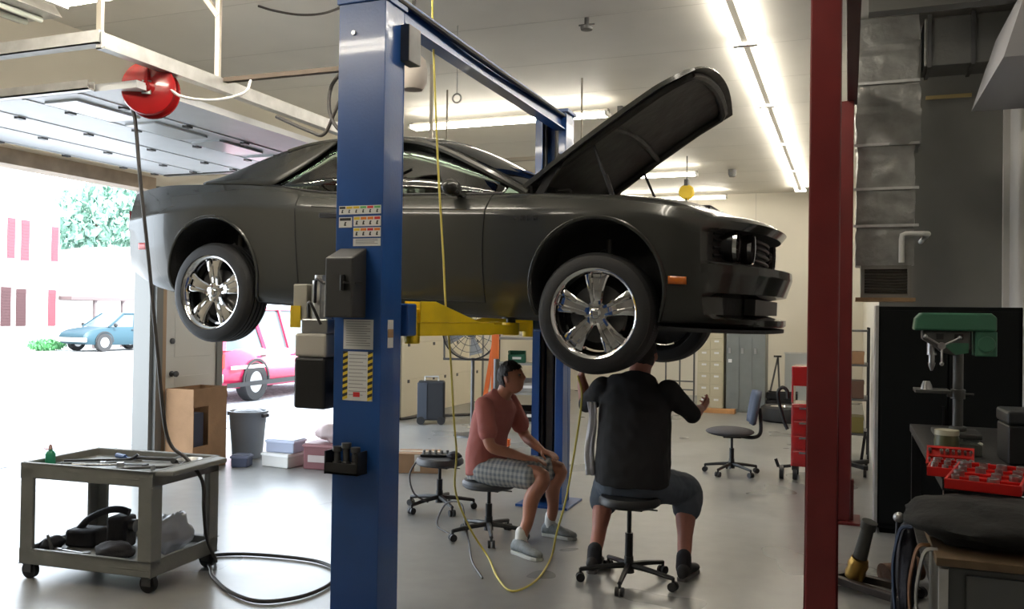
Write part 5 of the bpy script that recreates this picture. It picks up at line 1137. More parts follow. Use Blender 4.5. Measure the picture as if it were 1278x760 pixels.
def sockets_case(label, loc, rz, w, d, tilt, rows_, cols, tagname='socket_tray'):
    t = thing(tagname, label, 'tray', loc, rot=(tilt, 0, rz))
    q = MB(); q.bb(-w/2,w/2,-d/2,d/2,0,.022)
    for a in ((-w/2,w/2,-d/2,-d/2+.01),(-w/2,w/2,d/2-.01,d/2),(-w/2,-w/2+.01,-d/2,d/2),(w/2-.01,w/2,-d/2,d/2)): q.bb(*a, .022, .04)
    for j in range(1, rows_): y = -d/2+d*j/rows_; q.bb(-w/2,w/2,y-.003,y+.003,.022,.034)
    q.build('tray', RP_, t, smooth=False, bevel=.002)
    q = MB()
    for j in range(rows_):
        for i in range(cols):
            x = -w/2+w*(i+.5)/cols; y = -d/2+d*(j+.5)/rows_; r = min(w/cols, d/rows_)*(.22+.14*((i*7+j*3) % 5)/5)
            if (i+j*2) % 7 == 3: continue
            q.lathe([(0,.022),(r,.022),(r,.05),(r*.65,.05),(r*.6,.03),(0,.03)], (x,y,0), 'Z', 12)
    split_build(q, 'socket', M_['steel'], t); return t
sockets_case('red socket tray leaning up at the back against the parts box', (.455, 4.62, .985), R(-8), .20, .10, R(50), 2, 8)
sockets_case('red socket tray lying in front of the leaning red tray', (.47, 4.43, .955), R(-10), .24, .22, R(2), 4, 5)
sockets_case('red open tool tray nearest the camera on the black bags', (.54, 4.06, .985), R(-14), .27, .38, R(3), 4, 4)
t = thing('tool_box', 'black plastic tool box at the right edge behind the red trays', 'tool box', (.98, 5.1, .932), rz=.05)
q = MB(); q.bb(-.24,.24,-.14,.14,0,.20); q.build('box_body', M_['blk'], t, smooth=False, bevel=.012); q = MB(); q.bb(-.245,.245,-.145,.145,.20,.27); q.build('lid', mat('black_lid', (.016,.018,.02), .4), t, smooth=False, bevel=.015)
for x in (-.13,.13): q = MB(); q.bb(x-.02,x+.02,-.155,-.14,.16,.23); q.build('latch', M_['blkm'], t, smooth=False)
q = MB(); q.tube([(-.08,0,.27),(-.08,0,.30),(.08,0,.30),(.08,0,.27)], .012, 8); q.build('handle', M_['blk'], t)
t = thing('power_drill', 'red cordless tool lying on the black tool box at the right edge', 'drill', (1.06, 5.1, 1.24), rz=R(20)); q = MB(); q.cyl((-.11,0,.04),(.09,0,.04),.036,.03,n=18); q.build('drill_body', M_['redpl'], t); q = MB(); q.bar((.05,0,.03),(.09,-.12,.02),.035,.03); q.bb(.04,.14,-.18,-.11,0,.05); q.build('grip', M_['blk'], t, bevel=.005); q = MB(); q.cyl((-.16,0,.04),(-.11,0,.04),.018,.026,n=14); q.build('chuck', M_['dsteel'], t)
t = thing('hand_saw', 'bright green narrow blade-shaped tool propped up against the right wall', 'tool', (1.20, 6.45, .932)); q = MB(); q.prism([(0,0),(.06,0),(.075,.30),(.065,.42),(.05,.42)], .012, 'Y', 0); q.build('blade', mat('bright_green', (.08,.42,.06), .4), t, smooth=False, bevel=.002); q = MB(); q.prism([(-.005,-.0),(.065,0),(.065,.09),(.0,.09)], .024, 'Y', -.006); q.build('grip', M_['blk'], t, smooth=False, bevel=.004)
blob('tool_bag', 'large black cloth tool bag heaped on the wooden-topped bench', 'bag', (.53, 3.80, .802), (.32,.28,.088), mat('black_bag_canvas', (.012,.012,.012), .85, bump=.5, bscale=18), .1, 21, .22, 20)
blob('jacket', 'black jacket bundled at the right end of the wooden-topped bench', 'jacket', (1.09, 3.80, .802), (.16,.26,.12), mat('black_jacket', (.016,.017,.016), .8, bump=.5), .3, 23, .25, 18)
blob('rag', 'black cloth hanging over the left end of the wooden-topped bench', 'rag', (.235, 4.05, .42), (.04,.15,.22), mat('navy_black_cloth', (.02,.022,.035), .8, bump=.5), 0, 25, .2, 16)
for n, l, x, y, mm, z0 in (('strap','brown strap hanging at the left end of the wooden-topped bench',.235,3.66,mat('brown_leather',(.18,.08,.03),.6),.40),('strap','pale strap hanging at the left end of the wooden-topped bench',.255,3.60,mat('pale_webbing',(.22,.21,.19),.7),.45),('strap','dark blue strap hanging in front of the black cloth at the bench end',.19,3.95,mat('navy_webbing',(.02,.04,.09),.7),.35)):
    q = MB(); q.tube([(x+.06,y,.80),(x+.02,y,.79),(x,y,.72),(x-.01,y+.01,.6),(x+.005,y,z0)], .007, 6, smooth=6); q.v = [Vector((p.x, y+(p.y-y)*2.6, p.z)) for p in q.v]; tag(q.build(n, mm), l, 'strap')
# floor: jack and parts
t = thing('floor_jack', 'dark floor jack with a brass coloured pump body beside the far red column', 'jack', (.06, 5.75, 0), rz=R(-35))
q = MB(); q.bar((-.10,-.07,.05),(.38,-.10,.05),.05,.045); q.bar((-.10,.07,.05),(.30,.16,.05),.05,.045); q.bar((-.12,-.09,.05),(-.12,.09,.05),.05,.05); q.bar((.30,-.12,.05),(.30,.16,.05),.04,.03); q.build('base_frame', mat('oily_iron', (.045,.035,.03), .5, metal=.4), t, smooth=False, bevel=.005)
q = MB(); q.lathe([(0,0),(.055,0),(.06,.03),(.055,.06),(.062,.09),(.05,.13),(.0,.13)], (0,0,0), 'Z', 24); 
q.v = [Matrix.Rotation(R(18),3,'Y') @ p + V(-.02,0,.07) for p in q.v]; q.build('pump_body', mat('brass', (.45,.27,.07), .32, metal=.9), t)
q = MB(); q.cyl((.02,0,.20),(.075,0,.40),.042,.036,n=20); q.cyl((.07,0,.385),(.085,0,.43),.046,n=20); q.build('handle_socket', mat('grey_grip', (.05,.05,.045), .6), t)
for x, y in ((-.12,-.12),(-.12,.12),(.38,-.14),(.30,.19)): q = MB(); q.cyl((x,y-.015,.033),(x,y+.015,.033),.033,n=18); q.build('wheel', M_['blkm'], t)
t = thing('gearbox_part', 'rusty brown metal casting lying on the floor beside the floor jack', 'part', (.30, 5.95, 0), rz=.6)
q = MB(); q.cyl((-.10,0,.07),(.08,0,.09),.07,.05,n=18); q.cyl((.06,0,.09),(.14,0,.10),.075,n=18); q.build('casting', mat('rusty_iron', (.13,.06,.03), .7, bump=.4, var=.4), t)
q = MB(); q.cyl((.14,0,.10),(.19,0,.11),.025,n=12); q.build('shaft', M_['dsteel'], t)
t = thing('pry_bar', 'upright dark bar with a round knob standing left of the bench end', 'bar', (.22, 4.95, 0)); q = MB(); q.cyl((0,0,.015),(.03,.03,.60),.013,n=10); q.build('rod', M_['blkm'], t); q = MB(); q.ball((.032,.032,.62),.028,10); q.build('knob', M_['galv'], t); q = MB(); q.lathe([(0,0),(.07,0),(.06,.015),(0,.02)], (0,0,0), 'Z', 20); q.build('foot', M_['blkm'], t)
# ================================================================== BACK OF THE SHOP
t = thing('locker', 'grey three-door steel locker at the back wall under the car nose', 'locker', (-1.66, 15.85, 0))
LG = mat('locker_grey', (.20,.215,.21), .45, metal=.2, var=.06)
q = MB(); q.bb(-.33,.33,-.25,.25,.0,1.86); q.build('locker_body', LG, t, smooth=False, bevel=.004)
for i in range(3):
    a = -.325+i*.2175; q = MB(); q.bb(a+.004,a+.213,-.262,-.25,.04,1.83)
    for k in range(5):
        q.bb(a+.05,a+.165,-.268,-.262,1.60+k*.03,1.61+k*.03); q.bb(a+.05,a+.165,-.268,-.262,.20+k*.03,.21+k*.03)
    d_ = q.build('door', LG, t, smooth=False)
    q = MB(); q.bb(a+.03,a+.07,-.285,-.262,1.02,1.12); q.build('handle', M_['steel'], d_, smooth=False)
    if i == 0: q = MB(); q.bb(a+.03,a+.09,-.268,-.262,.86,.92); lab(q.build('sticker', M_['paper'], d_, smooth=False), 'small white sticker')
t = thing('filing_cabinet', 'tall beige card-file cabinet of many drawers left of the grey locker', 'filing cabinet', (-2.26, 15.85, 0))
FB = mat('file_beige', (.52,.47,.33), .5)
q = MB(); q.bb(-.23,.22,-.25,.25,0.0,1.72); q.build('cabinet_body', FB, t, smooth=False, bevel=.004)
for k in range(8):
    for a, b in ((-.215,-.01),(.0,.205)):
        z = .06+k*.205; q = MB(); q.bb(a,b,-.262,-.25,z,z+.19); d_ = q.build('drawer', FB, t, smooth=False, bevel=.003); q = MB(); q.bb((a+b)/2-.04,(a+b)/2+.04,-.272,-.262,z+.12,z+.155); q.build('label_holder', M_['paper'], d_, smooth=False)
t = thing('wooden_board', 'orange-brown board on the floor in front of the beige cabinet', 'board', (-2.15, 15.35, 0)); q = MB(); q.bb(-.42,.35,-.10,.10,0,.07); q.build('plank', mat('orange_wood', (.45,.22,.08), .6, var=.2), t, smooth=False, bevel=.004); q = MB(); q.bb(-.42,-.36,-.105,.105,.07,.09); q.build('cleat', M_['wood'], t, smooth=False)
t = thing('wire_rack', 'dark tubular rack standing left of the beige drawer cabinet', 'rack', (-2.80, 15.6, 0))
for x in (-.25,0,.25): q = MB(); q.cyl((x,0,0),(x,0,1.4),.014,n=8); q.build('upright', M_['dsteel'], t)
for z in (.35,.5,1.2): q = MB(); q.cyl((-.25,0,z),(.25,0,z),.012,n=8); q.build('crossbar', M_['dsteel'], t)
q = MB(); q.bar((-.25,-.25,.02),(-.25,.25,.02),.03); q.bar((.25,-.25,.02),(.25,.25,.02),.03); q.build('feet', M_['dsteel'], t, smooth=False)
t = thing('wall_machine', 'dark machine head on top of the tubular rack by the back wall', 'machine', (-2.80, 15.6, 1.405)); q = MB(); q.bb(-.26,.26,-.12,.12,0,.20); q.build('housing', M_['dsteel'], t, smooth=False, bevel=.01); q = MB(); q.bb(-.1,.1,-.135,-.12,.05,.14); q.build('panel', M_['blk'], t, smooth=False)
t = thing('tire', 'loose black tyre lying flat by the back wall behind the office chair', 'tire', (-.95, 14.6, 0)); q = MB(); q.lathe([(.22,.02),(.26,0),(.32,.0),(.36,.03),(.37,.08),(.37,.17),(.36,.22),(.32,.25),(.26,.25),(.22,.23),(.215,.13),(.22,.02)], (0,0,0), 'Z', 48); q.build('tyre', M_['rubber'], t); q = MB(); q.lathe([(0,.12),(.05,.13),(.10,.10),(.18,.17),(.215,.225),(.22,.235),(.21,.20)], (0,0,0), 'Z', 40); q.build('rim', M_['chrome'], t)
t = thing('parts_crate', 'dark open crate on the floor behind the lying tyre', 'crate', (-1.05, 15.6, 0)); 
q = MB(); w, d, h = .5, .35, .42
for z in (.02,.15,.28): q.bb(-w/2,w/2,-d/2,-d/2+.015,z,z+.10); q.bb(-w/2,w/2,d/2-.015,d/2,z,z+.10); q.bb(-w/2,-w/2+.015,-d/2,d/2,z,z+.10); q.bb(w/2-.015,w/2,-d/2,d/2,z,z+.10)
q.bb(-w/2,w/2,-d/2,d/2,0,.015)
for x in (-w/2+.02,w/2-.02):
    for y in (-d/2+.02,d/2-.02): q.bb(x-.012,x+.012,y-.012,y+.012,0,.39)
q.build('crate', M_['blkm'], t, smooth=False); q = MB(); q.bb(-.12,.12,-.05,.05,.015,.2); q.build('contents', mat('crate_red', (.2,.05,.04), .6), t, smooth=False)
t = thing('wall_panel', 'pale grey sheet propped upright behind the crate at the back wall', 'panel', (-.70, 16.6, 0), rot=(R(-4),0,0)); q = MB(); q.bb(-.38,.38,0,.03,.0,1.0); q.build('sheet', mat('pale_blue_grey', (.45,.48,.50), .5), t, smooth=False, bevel=.003); q = MB(); q.bb(-.40,.40,-.01,.04,1.0,1.03); q.build('edge', M_['galv'], t, smooth=False)
t = thing('step_stool', 'dark folding frame leaning beside the pale sheet', 'frame', (-1.22, 16.2, 0)); q = MB(); q.bar((-.14,0,.012),(.05,0,.95),.03); q.bar((.10,0,.012),(.05,0,.95),.03); q.bar((-.09,0,.25),(.09,0,.25),.02); q.build('frame', M_['dsteel'], t, smooth=False); q = MB(); q.bb(-.02,.11,-.03,.03,.95,.98); q.build('top_cap', M_['blk'], t, smooth=False)
# red tool cart behind the near red column
t = thing('tool_cart', 'red rolling tool cart partly hidden behind the near red column', 'tool cart', (-.28, 9.55, 0))
q = MB(); q.bb(-.26,.26,-.2,.2,.14,.78); q.build('cart_body', M_['redgl'], t, smooth=False, bevel=.01)
for k in range(4): q = MB(); q.bb(-.24,.24,-.212,-.2,.17+k*.15,.30+k*.15); d_ = q.build('drawer', M_['redgl'], t, smooth=False, bevel=.003); q = MB(); q.bb(-.18,.18,-.225,-.212,.275+k*.15,.29+k*.15); q.build('handle', M_['steel'], d_, smooth=False)
for x in (-.22,.22):
    for y in (-.16,.16): q = MB(); q.cyl((x-.02,y,.06),(x+.02,y,.06),.06,n=20); q.bb(x-.03,x+.03,y-.03,y+.03,.10,.14); q.build('caster', M_['blk'], t)
q = MB(); q.bb(-.26,.26,-.2,.2,.96,1.16); q.bb(-.26,-.24,-.2,.2,.78,.96); q.bb(.24,.26,-.2,.2,.78,.96); q.build('upper_tray', M_['redgl'], t, smooth=False, bevel=.008)
q = MB(); q.tube([(-.30,-.1,.50),(-.34,-.1,.60),(-.40,-.1,.85),(-.36,-.1,.93),(-.31,-.1,.90),(-.30,-.1,.82)], .018, 8, smooth=6); q.build('hook_handle', M_['blk'], t)
q = MB(); q.cyl((-.37,-.16,.07),(-.33,-.16,.07),.07,n=20); q.bar((-.26,-.16,.14),(-.38,-.16,.12),.03); q.bar((-.38,-.16,.12),(-.41,-.16,.20),.03); q.build('outrigger_wheel', M_['blk'], t)
# office chair
t = thing('office_chair', 'grey-blue swivel office chair alone in the middle of the back floor', 'chair', (-1.14, 9.45, 0), rz=R(12))
five_star(t, .28, .35, col_top=.40)
SF = mat('chair_seat_fabric', (.075,.07,.075), .85, bump=.3, bscale=200); BF = mat('chair_back_fabric', (.10,.12,.17), .85, bump=.3, bscale=200)
q = MB(); q.ball((-.02,0,.445),(.25,.24,.05),16); q.build('seat', SF, t)
q = MB(); rows=[]
for j in range(9):
    u = j/8; z = .54+.34*u; hw = .20*(1-.25*(2*u-1)**4)-.02*(1-u); rows.append([(.22+.06*u-.05*(1-(k/4-1)**2)*0+.04*abs(k/4-1)**2*-1, hw*(k/4-1), z) for k in range(9)])
q.grid(rows); q.build('backrest', BF, t, solid=.05, angle=80)
q = MB(); q.tube([(.08,0,.40),(.22,0,.39),(.29,0,.44),(.29,0,.60),(.28,0,.70)], .020, 10, smooth=6); q.build('back_support', M_['blk'], t)
# narrow shelf of parts beyond the far red column
t = thing('shelving_unit', 'narrow shelf of brown parts seen between the far red column and black cabinet', 'shelf', (.04, 11.2, 0))
for x in (-.18,.18):
    for y in (-.3,.3): q = MB(); q.bb(x-.012,x+.012,y-.012,y+.012,0,1.55); q.build('upright', M_['blkm'], t, smooth=False)
for z in (.30,.70,1.10,1.5): q = MB(); q.bb(-.19,.19,-.31,.31,z,z+.02); q.build('shelf_board', M_['dsteel'], t, smooth=False)
for k, (z, mm, l, h) in enumerate(((.322, mat('olive_box',(.16,.13,.03),.6), 'olive box on the lowest board of the narrow far shelf', .18), (.722, mat('dark_brown_box',(.10,.05,.03),.6), 'dark brown box on the second board of the narrow far shelf', .2), (1.122, M_['card'], 'cardboard carton on the third board of the narrow far shelf', .14))):
    u = thing('parts_box', l, 'box', (.03, 11.1, z)); q = MB(); q.bb(-.14,.14,-.16,.16,0,h); q.build('box_body', mm, u, smooth=False, bevel=.006); q = MB(); q.bb(-.144,.144,-.164,.164,h-.03,h+.004); q.build('lid', mm, u, smooth=False)
t = thing('hand_truck', 'black low dolly on the floor beside the narrow far shelf', 'dolly', (.02, 10.1, 0)); q = MB(); q.bar((-.16,-.28,.10),(.18,.20,.10),.05,.04); q.bar((-.18,.20,.10),(.16,-.28,.10),.05,.04); q.bar((.12,.2,.10),(.16,.22,.42),.03); q.build('frame', M_['blkm'], t, smooth=False)
for x, y in ((-.15,-.26),(.17,.18),(-.17,.18),(.15,-.26)): q = MB(); q.cyl((x-.015,y,.04),(x+.015,y,.04),.04,n=16); q.build('wheel', M_['blk'], t)
q = MB(); q.cyl((0,0,0),(0,0,0),.01) if 0 else None
# ================================================================== PEOPLE
def limb(q, pts, rad, n=16, sm=5):
    P = smoothpath(pts, sm); m = len(pts)-1
    def r(u):
        x = u*m; i = min(int(x), m-1); t = x-i; t = t*t*(3-2*t); return rad[i]+(rad[i+1]-rad[i])*t
    q.tube(P, r, n); q.ball(P[0], r(0), 8); q.ball(P[-1], r(1), 8)
def loft(q, secs, n=28):
    """secs: (centre, lateral vector, half width, half depth) smooth body sections along the spine"""
    C_ = smoothpath([s[0] for s in secs], 5); m = len(secs)-1; rows = []
    for i, c in enumerate(C_):
        x = i/5; k = min(int(x), m-1); t = x-k; t = t*t*(3-2*t)
        L = (Vector(secs[k][1])*(1-t)+Vector(secs[k+1][1])*t).normalized(); w = secs[k][2]*(1-t)+secs[k+1][2]*t; d = secs[k][3]*(1-t)+secs[k+1][3]*t
        ax = (C_[min(i+1, len(C_)-1)]-C_[max(i-1, 0)]).normalized(); F = ax.cross(L).normalized(); L = F.cross(ax).normalized()
        rows.append([c+L*w*math.copysign(abs(math.cos(a))**.85, math.cos(a))+F*d*math.copysign(abs(math.sin(a))**.85, math.sin(a)) for a in [2*PI*j/n for j in range(n)]])
    q.grid(rows, close=True); q.add(rows[0], [tuple(range(n))]); q.add(rows[-1], [tuple(range(n))])
def headpt(p, s=1.0, grow=0.0):
    """unit sphere point -> head surface, x forward, y left, z up"""
    x, y, z = p.x, p.y, p.z
    X, Y, Z = x*.098, y*.077, z*.122
    if z < 0: Y *= 1-.30*(-z)**1.3; X *= (1-.12*(-z)) if x < 0 else 1; Z *= .97
    if x < 0: X *= 1.04; Z += .006*(-x)
    if x < -.2 and z < -.35: X *= 1-.45*(-z-.35); 
    if x > 0:
        X *= .95
        g = lambda y0, z0, sy, sz: math.exp(-((y-y0)/sy)**2-((z-z0)/sz)**2)
        X += .024*g(0,-.16,.16,.13)+.014*g(0,.02,.11,.20)      # nose tip, bridge
        X += .007*g(0,.26,.5,.10)                                # brow
        X -= .012*(g(.34,.08,.20,.12)+g(-.34,.08,.20,.12))       # sockets
        X += .007*g(0,-.44,.26,.07)+.006*g(0,-.53,.22,.05)-.005*g(0,-.485,.22,.022)
        X += .014*g(0,-.80,.35,.16)                              # chin
        X += .005*(g(.48,-.16,.2,.2)+g(-.48,-.16,.2,.2))
    v = Vector((X, Y, Z)); 
    if grow: v += v.normalized()*grow
    return v*s
def head_matrix(c, fwd, up): 
    f_ = Vector(fwd).normalized(); l = Vector(up).cross(f_).normalized(); u = f_.cross(l)
    return Matrix(((f_.x,l.x,u.x,c[0]),(f_.y,l.y,u.y,c[1]),(f_.z,l.z,u.z,c[2]),(0,0,0,1)))
def head(q, Mh, s=1.0):
    h = MB(); h.ball((0,0,0), 1, 40); h.v = [headpt(p, s) for p in h.v]
    for sy in (-1, 1):
        e = MB(); e.ball((0,0,0), (.017,.007,.030), 10); e.v = [Matrix.Rotation(sy*.35,3,'Z') @ Matrix.Rotation(-.15,3,'Y') @ p for p in e.v]; h.add([(p+V(-.006,sy*.079,-.002))*s for p in e.v], e.f)
    q.add([Mh @ p for p in h.v], h.f)
def hair(Mh, parent, m, s=1.0, seed=0, thick=.014, line=.30, name='hair'):
    h = MB(); h.ball((0,0,0), 1, 40); keep = []
    for f in h.f:
        c = sum((h.v[i] for i in f), Vector())/len(f); hl = line+.10*noise.noise(c*6) if c.x > .15 else (-.05 if c.x > -.15 else -.42)
        if abs(c.y) > .8 and -.3 < c.x < .12 and c.z < .12: continue
        if c.z > hl: keep.append(f)
    q = MB(); q.add([Mh @ headpt(p, s, thick*(.8+.5*noise.noise(p*9+Vector((seed,0,0))))) for p in h.v], keep)
    q.add([Mh @ headpt(p, s, .001) for p in h.v], [f[::-1] for f in keep])
    o = q.build(name, m, None, angle=80, fix=False); bmh = bmesh.new(); bmh.from_mesh(o.data); bmesh.ops.delete(bmh, geom=[v for v in bmh.verts if not v.link_faces], context='VERTS'); bmh.to_mesh(o.data); bmh.free()
    reparent(o, parent); return o
def hand(q, wrist, d, nrm, thumb, curl=.5, s=1.0, spread=.12):
    """d: finger direction, nrm: side the palm faces (fingers curl to it), thumb: lateral direction of the thumb"""
    w = Vector(wrist); d = Vector(d).normalized(); nrm = Vector(nrm); nrm = (nrm-d*nrm.dot(d)).normalized(); t = Vector(thumb); t = (t-d*t.dot(d)-nrm*t.dot(nrm)).normalized()
    loft(q, [(w, t, .026*s, .019*s), (w+d*.035*s, t, .034*s, .018*s), (w+d*.085*s, t, .041*s, .014*s), (w+d*.098*s, t, .038*s, .010*s)], 16)
    for k, (o, L) in enumerate(((.030,.070),(.010,.080),(-.011,.074),(-.031,.058))):
        p = w+d*.088*s+t*o*s; a = curl*(.55+.1*k); dd = (d+t*(o*spread*10)).normalized(); pts = [p-dd*.02]; pts.append(p)
        for seg, f in ((.45, 1), (.30, 2.1), (.25, 2.8)):
            e = dd*math.cos(a*f)+nrm*math.sin(a*f); p = p+e*L*seg*s; pts.append(p)
        limb(q, pts, [.0095*s,.0092*s,.0085*s,.0078*s,.0065*s], 10, 3)
    p = w+d*.025*s+t*.028*s; e = (d*.75+t*.75+nrm*.25).normalized(); p1 = p+e*.035*s; e2 = (d*.95+t*.25+nrm*.35).normalized(); p2 = p1+e2*.028*s; p3 = p2+(d*.9+nrm*.5).normalized()*.022*s
    limb(q, [p-e*.01, p, p1, p2, p3], [.014*s,.0135*s,.0115*s,.010*s,.008*s], 10, 3)
def reparent(o, parent):
    o.parent = parent; o.matrix_parent_inverse = Matrix.Translation(-Vector(parent.location)) if parent.rotation_euler[2] == 0 else parent.matrix_world.inverted()
def meld(q, name, m, parent, vox=.008, sm=5, wr=0.0, wf=9.0, seed=0, clip=None):
    o = q.build(name, m, None, smooth=True, fix=True, angle=180)
    r = o.modifiers.new('r', 'REMESH'); r.mode = 'VOXEL'; r.voxel_size = vox; r.use_smooth_shade = True
    s = o.modifiers.new('s', 'SMOOTH'); s.factor = .5; s.iterations = sm
    apply_mods(o)
    if wr:
        for v in o.data.vertices:
            n_ = noise.noise(Vector((v.co.x*wf, v.co.y*wf, v.co.z*wf*.6+seed)))+.5*noise.noise(v.co*wf*2.3)
            v.co += v.normal*wr*n_
    off = Vector(parent.location)
    for v in o.data.vertices: v.co -= off
    o.parent = parent
    o.data.polygons.foreach_set('use_smooth', [True]*len(o.data.polygons)); return o
def rebuilt(q, name, m, parent, **k):
    off = Vector(parent.location); q.v = [p-off for p in q.v]; return q.build(name, m, parent, **k)
def shoe(q, heel, toe, s=1.0, z0=0.0):
    h, t = Vector(heel), Vector(toe); d = (t-h); L = d.length; d.normalize(); l = Vector((-d.y, d.x, 0))
    U = V(0,0,1)
    rows = []
    for u, w, top in ((.0,.026,.065),(.06,.034,.085),(.22,.036,.095),(.40,.037,.085),(.60,.045,.062),(.80,.046,.048),(.94,.034,.038),(1.0,.015,.028)):
        c = h+d*L*u; rows.append([c+l*w*s*math.cos(a)+U*(top/2+z0+(top/2)*math.sin(a)) for a in [2*PI*j/20 for j in range(20)]])
    q.grid(rows, close=True); q.add(rows[0], [tuple(range(20))]); q.add(rows[-1], [tuple(range(20))])
def sole(q, heel, toe):
    h, t = Vector(heel), Vector(toe); d = (t-h); L = d.length; d.normalize(); l = Vector((-d.y, d.x, 0)); out = []
    for u, w in ((.0,.022),(.05,.034),(.3,.036),(.6,.047),(.82,.048),(.96,.034),(1.01,.012)): out.append((h+d*L*u, w))
    poly = [(c+l*w) for c, w in out]+[(c-l*w) for c, w in out[::-1]]
    q.prism([(p.x, p.y) for p in poly], .024, 'Z', .001)
SK = mat('warm_skin', (.46,.20,.13), .5, var=.06, vscale=12); SK2 = mat('ruddy_skin', (.42,.17,.12), .5, var=.06, vscale=12)  # one even skin colour for each man
HAIR = mat('dark_hair', (.018,.012,.009), .55, bump=.6, bscale=120)
def plaid():
    m = bpy.data.materials.new('plaid_cloth'); m.use_nodes = True; nt = m.node_tree; b = nt.nodes['Principled BSDF']; b.inputs['Roughness'].default_value = .85
    tc = nt.nodes.new('ShaderNodeTexCoord'); last = None
    for ax, sc in (('X', 9.0), ('Z', 8.0)):
        w = nt.nodes.new('ShaderNodeTexWave'); w.bands_direction = ax; w.inputs['Scale'].default_value = sc; w.inputs['Distortion'].default_value = 1.2; nt.links.new(tc.outputs['Object'], w.inputs[0])
        r = nt.nodes.new('ShaderNodeValToRGB'); r.color_ramp.elements[0].position = .35; r.color_ramp.elements[0].color = (.16,.18,.21,1); r.color_ramp.elements[1].position = .6; r.color_ramp.elements[1].color = (.42,.42,.40,1)
        nt.links.new(w.outputs[0], r.inputs[0])
        if last:
            x = nt.nodes.new('ShaderNodeMix'); x.data_type = 'RGBA'; x.inputs[0].default_value = .45; nt.links.new(last.outputs[0], x.inputs[6]); nt.links.new(r.outputs[0], x.inputs[7]); nt.links.new(x.outputs[2], b.inputs[0])
        last = r
    return m
# ---- seated man in the salmon shirt
o1 = (-2.42, 5.94, .44)
p1 = thing('person', 'seated man in a salmon t-shirt and plaid shorts looking up towards the front wheel', 'person', o1)
lat = (0, 1, 0)
q = MB()
lat1 = Vector((.25,1,0)).normalized()
loft(q, [((-2.46,5.94,.50), lat1, .15,.11), ((-2.47,5.94,.60), lat1, .16,.115), ((-2.46,5.94,.74), lat1, .145,.105), ((-2.43,5.94,.87), lat1, .165,.11), ((-2.39,5.94,.98), lat1, .175,.095), ((-2.36,5.94,1.05), lat1, .10,.06)])
limb(q, [(-2.37,5.94,1.02),(-2.335,5.94,1.09),(-2.31,5.94,1.15)], [.062,.056,.056])
hm1 = head_matrix((-2.285,5.94,1.185), (.97,-.12,.22), (-.2,0,1)); head(q, hm1, .98)
sh = {1: (-2.36,6.11,.99), -1: (-2.43,5.76,.99)}; el = {1: (-2.26,6.17,.74), -1: (-2.34,5.69,.72)}; wr = {1: (-2.07,6.03,.655), -1: (-2.11,5.76,.645)}
for k in (1, -1):
    limb(q, [sh[k], (Vector(sh[k])+Vector(el[k]))/2, el[k], (Vector(el[k])+Vector(wr[k]))/2+V(0,0,-.004), wr[k]], [.052,.049,.040,.037,.025])
hand(q, wr[-1], (.9,.35,-.12), (0,0,-1), (.3,.9,.1), .35); hand(q, wr[1], (.85,-.45,-.10), (0,0,-1), (-.3,-.9,.1), .35)
hip = {1: (-2.43,6.04,.52), -1: (-2.44,5.84,.52)}; kn = {1: (-1.98,6.14,.515), -1: (-1.97,5.74,.525)}; an = {1: (-2.06,6.20,.10), -1: (-2.09,5.66,.10)}
for k in (1, -1):
    h_, k_, a_ = Vector(hip[k]), Vector(kn[k]), Vector(an[k])
    limb(q, [h_, (h_+k_)/2, k_, k_*.66+a_*.34+V(-.025,0,0), k_*.3+a_*.7, a_, a_+V(.02,0,-.04)], [.088,.078,.056,.056,.042,.036,.034])
meld(q, 'body', SK, p1, .006, 5)
hair(hm1, p1, HAIR, .98, 1, .013, .42)
q = MB(); qq = []
for sy in (-1, 1): q.ball(hm1 @ V(.0755*.98, sy*.0262, .010), .0115, 8)
q.v = [p-Vector(o1) for p in q.v]; split_build(q, 'eye', mat('eye_white', (.22,.18,.16), .3), p1)
q = MB(); 
for sy in (-1, 1): q.ball(hm1 @ V(.0875*.98, sy*.0265, .010), .0055, 6)
q.v = [p-Vector(o1) for p in q.v]; split_build(q, 'iris', HAIR, p1)
q = MB()
loft(q, [((-2.47,5.94,.485), lat1, .175,.135), ((-2.475,5.94,.60), lat1, .178,.135), ((-2.465,5.94,.74), lat1, .162,.122), ((-2.435,5.94,.87), lat1, .180,.125), ((-2.395,5.94,.98), lat1, .187,.108), ((-2.365,5.94,1.045), lat1, .115,.075), ((-2.355,5.94,1.06), lat1, .075,.066)])
for k in (1, -1):
    s_, e_ = Vector(sh[k]), Vector(el[k]); limb(q, [s_+V(0,0,.005), s_*.62+e_*.38, s_*.35+e_*.65], [.066,.066,.070])
meld(q, 'shirt', mat('salmon_cloth', (.45,.15,.13), .8), p1, .008, 4, .006, 10)
q = MB()
loft(q, [((-2.46,5.94,.455), lat1, .17,.13), ((-2.465,5.94,.52), lat1, .178,.135), ((-2.47,5.94,.57), lat1, .17,.13)])
for k in (1, -1):
    h_, k_ = Vector(hip[k]), Vector(kn[k]); limb(q, [h_+V(0,0,-.005), h_*.5+k_*.5+V(0,0,-.005), h_*.2+k_*.8+V(0,0,-.012)], [.100,.096,.088])
meld(q, 'shorts', plaid(), p1, .008, 4, .006, 12, 3)
SHOE = mat('grey_sneaker', (.22,.24,.25), .7, var=.2, vscale=40); SOLE = mat('pale_sole', (.55,.55,.53), .6)
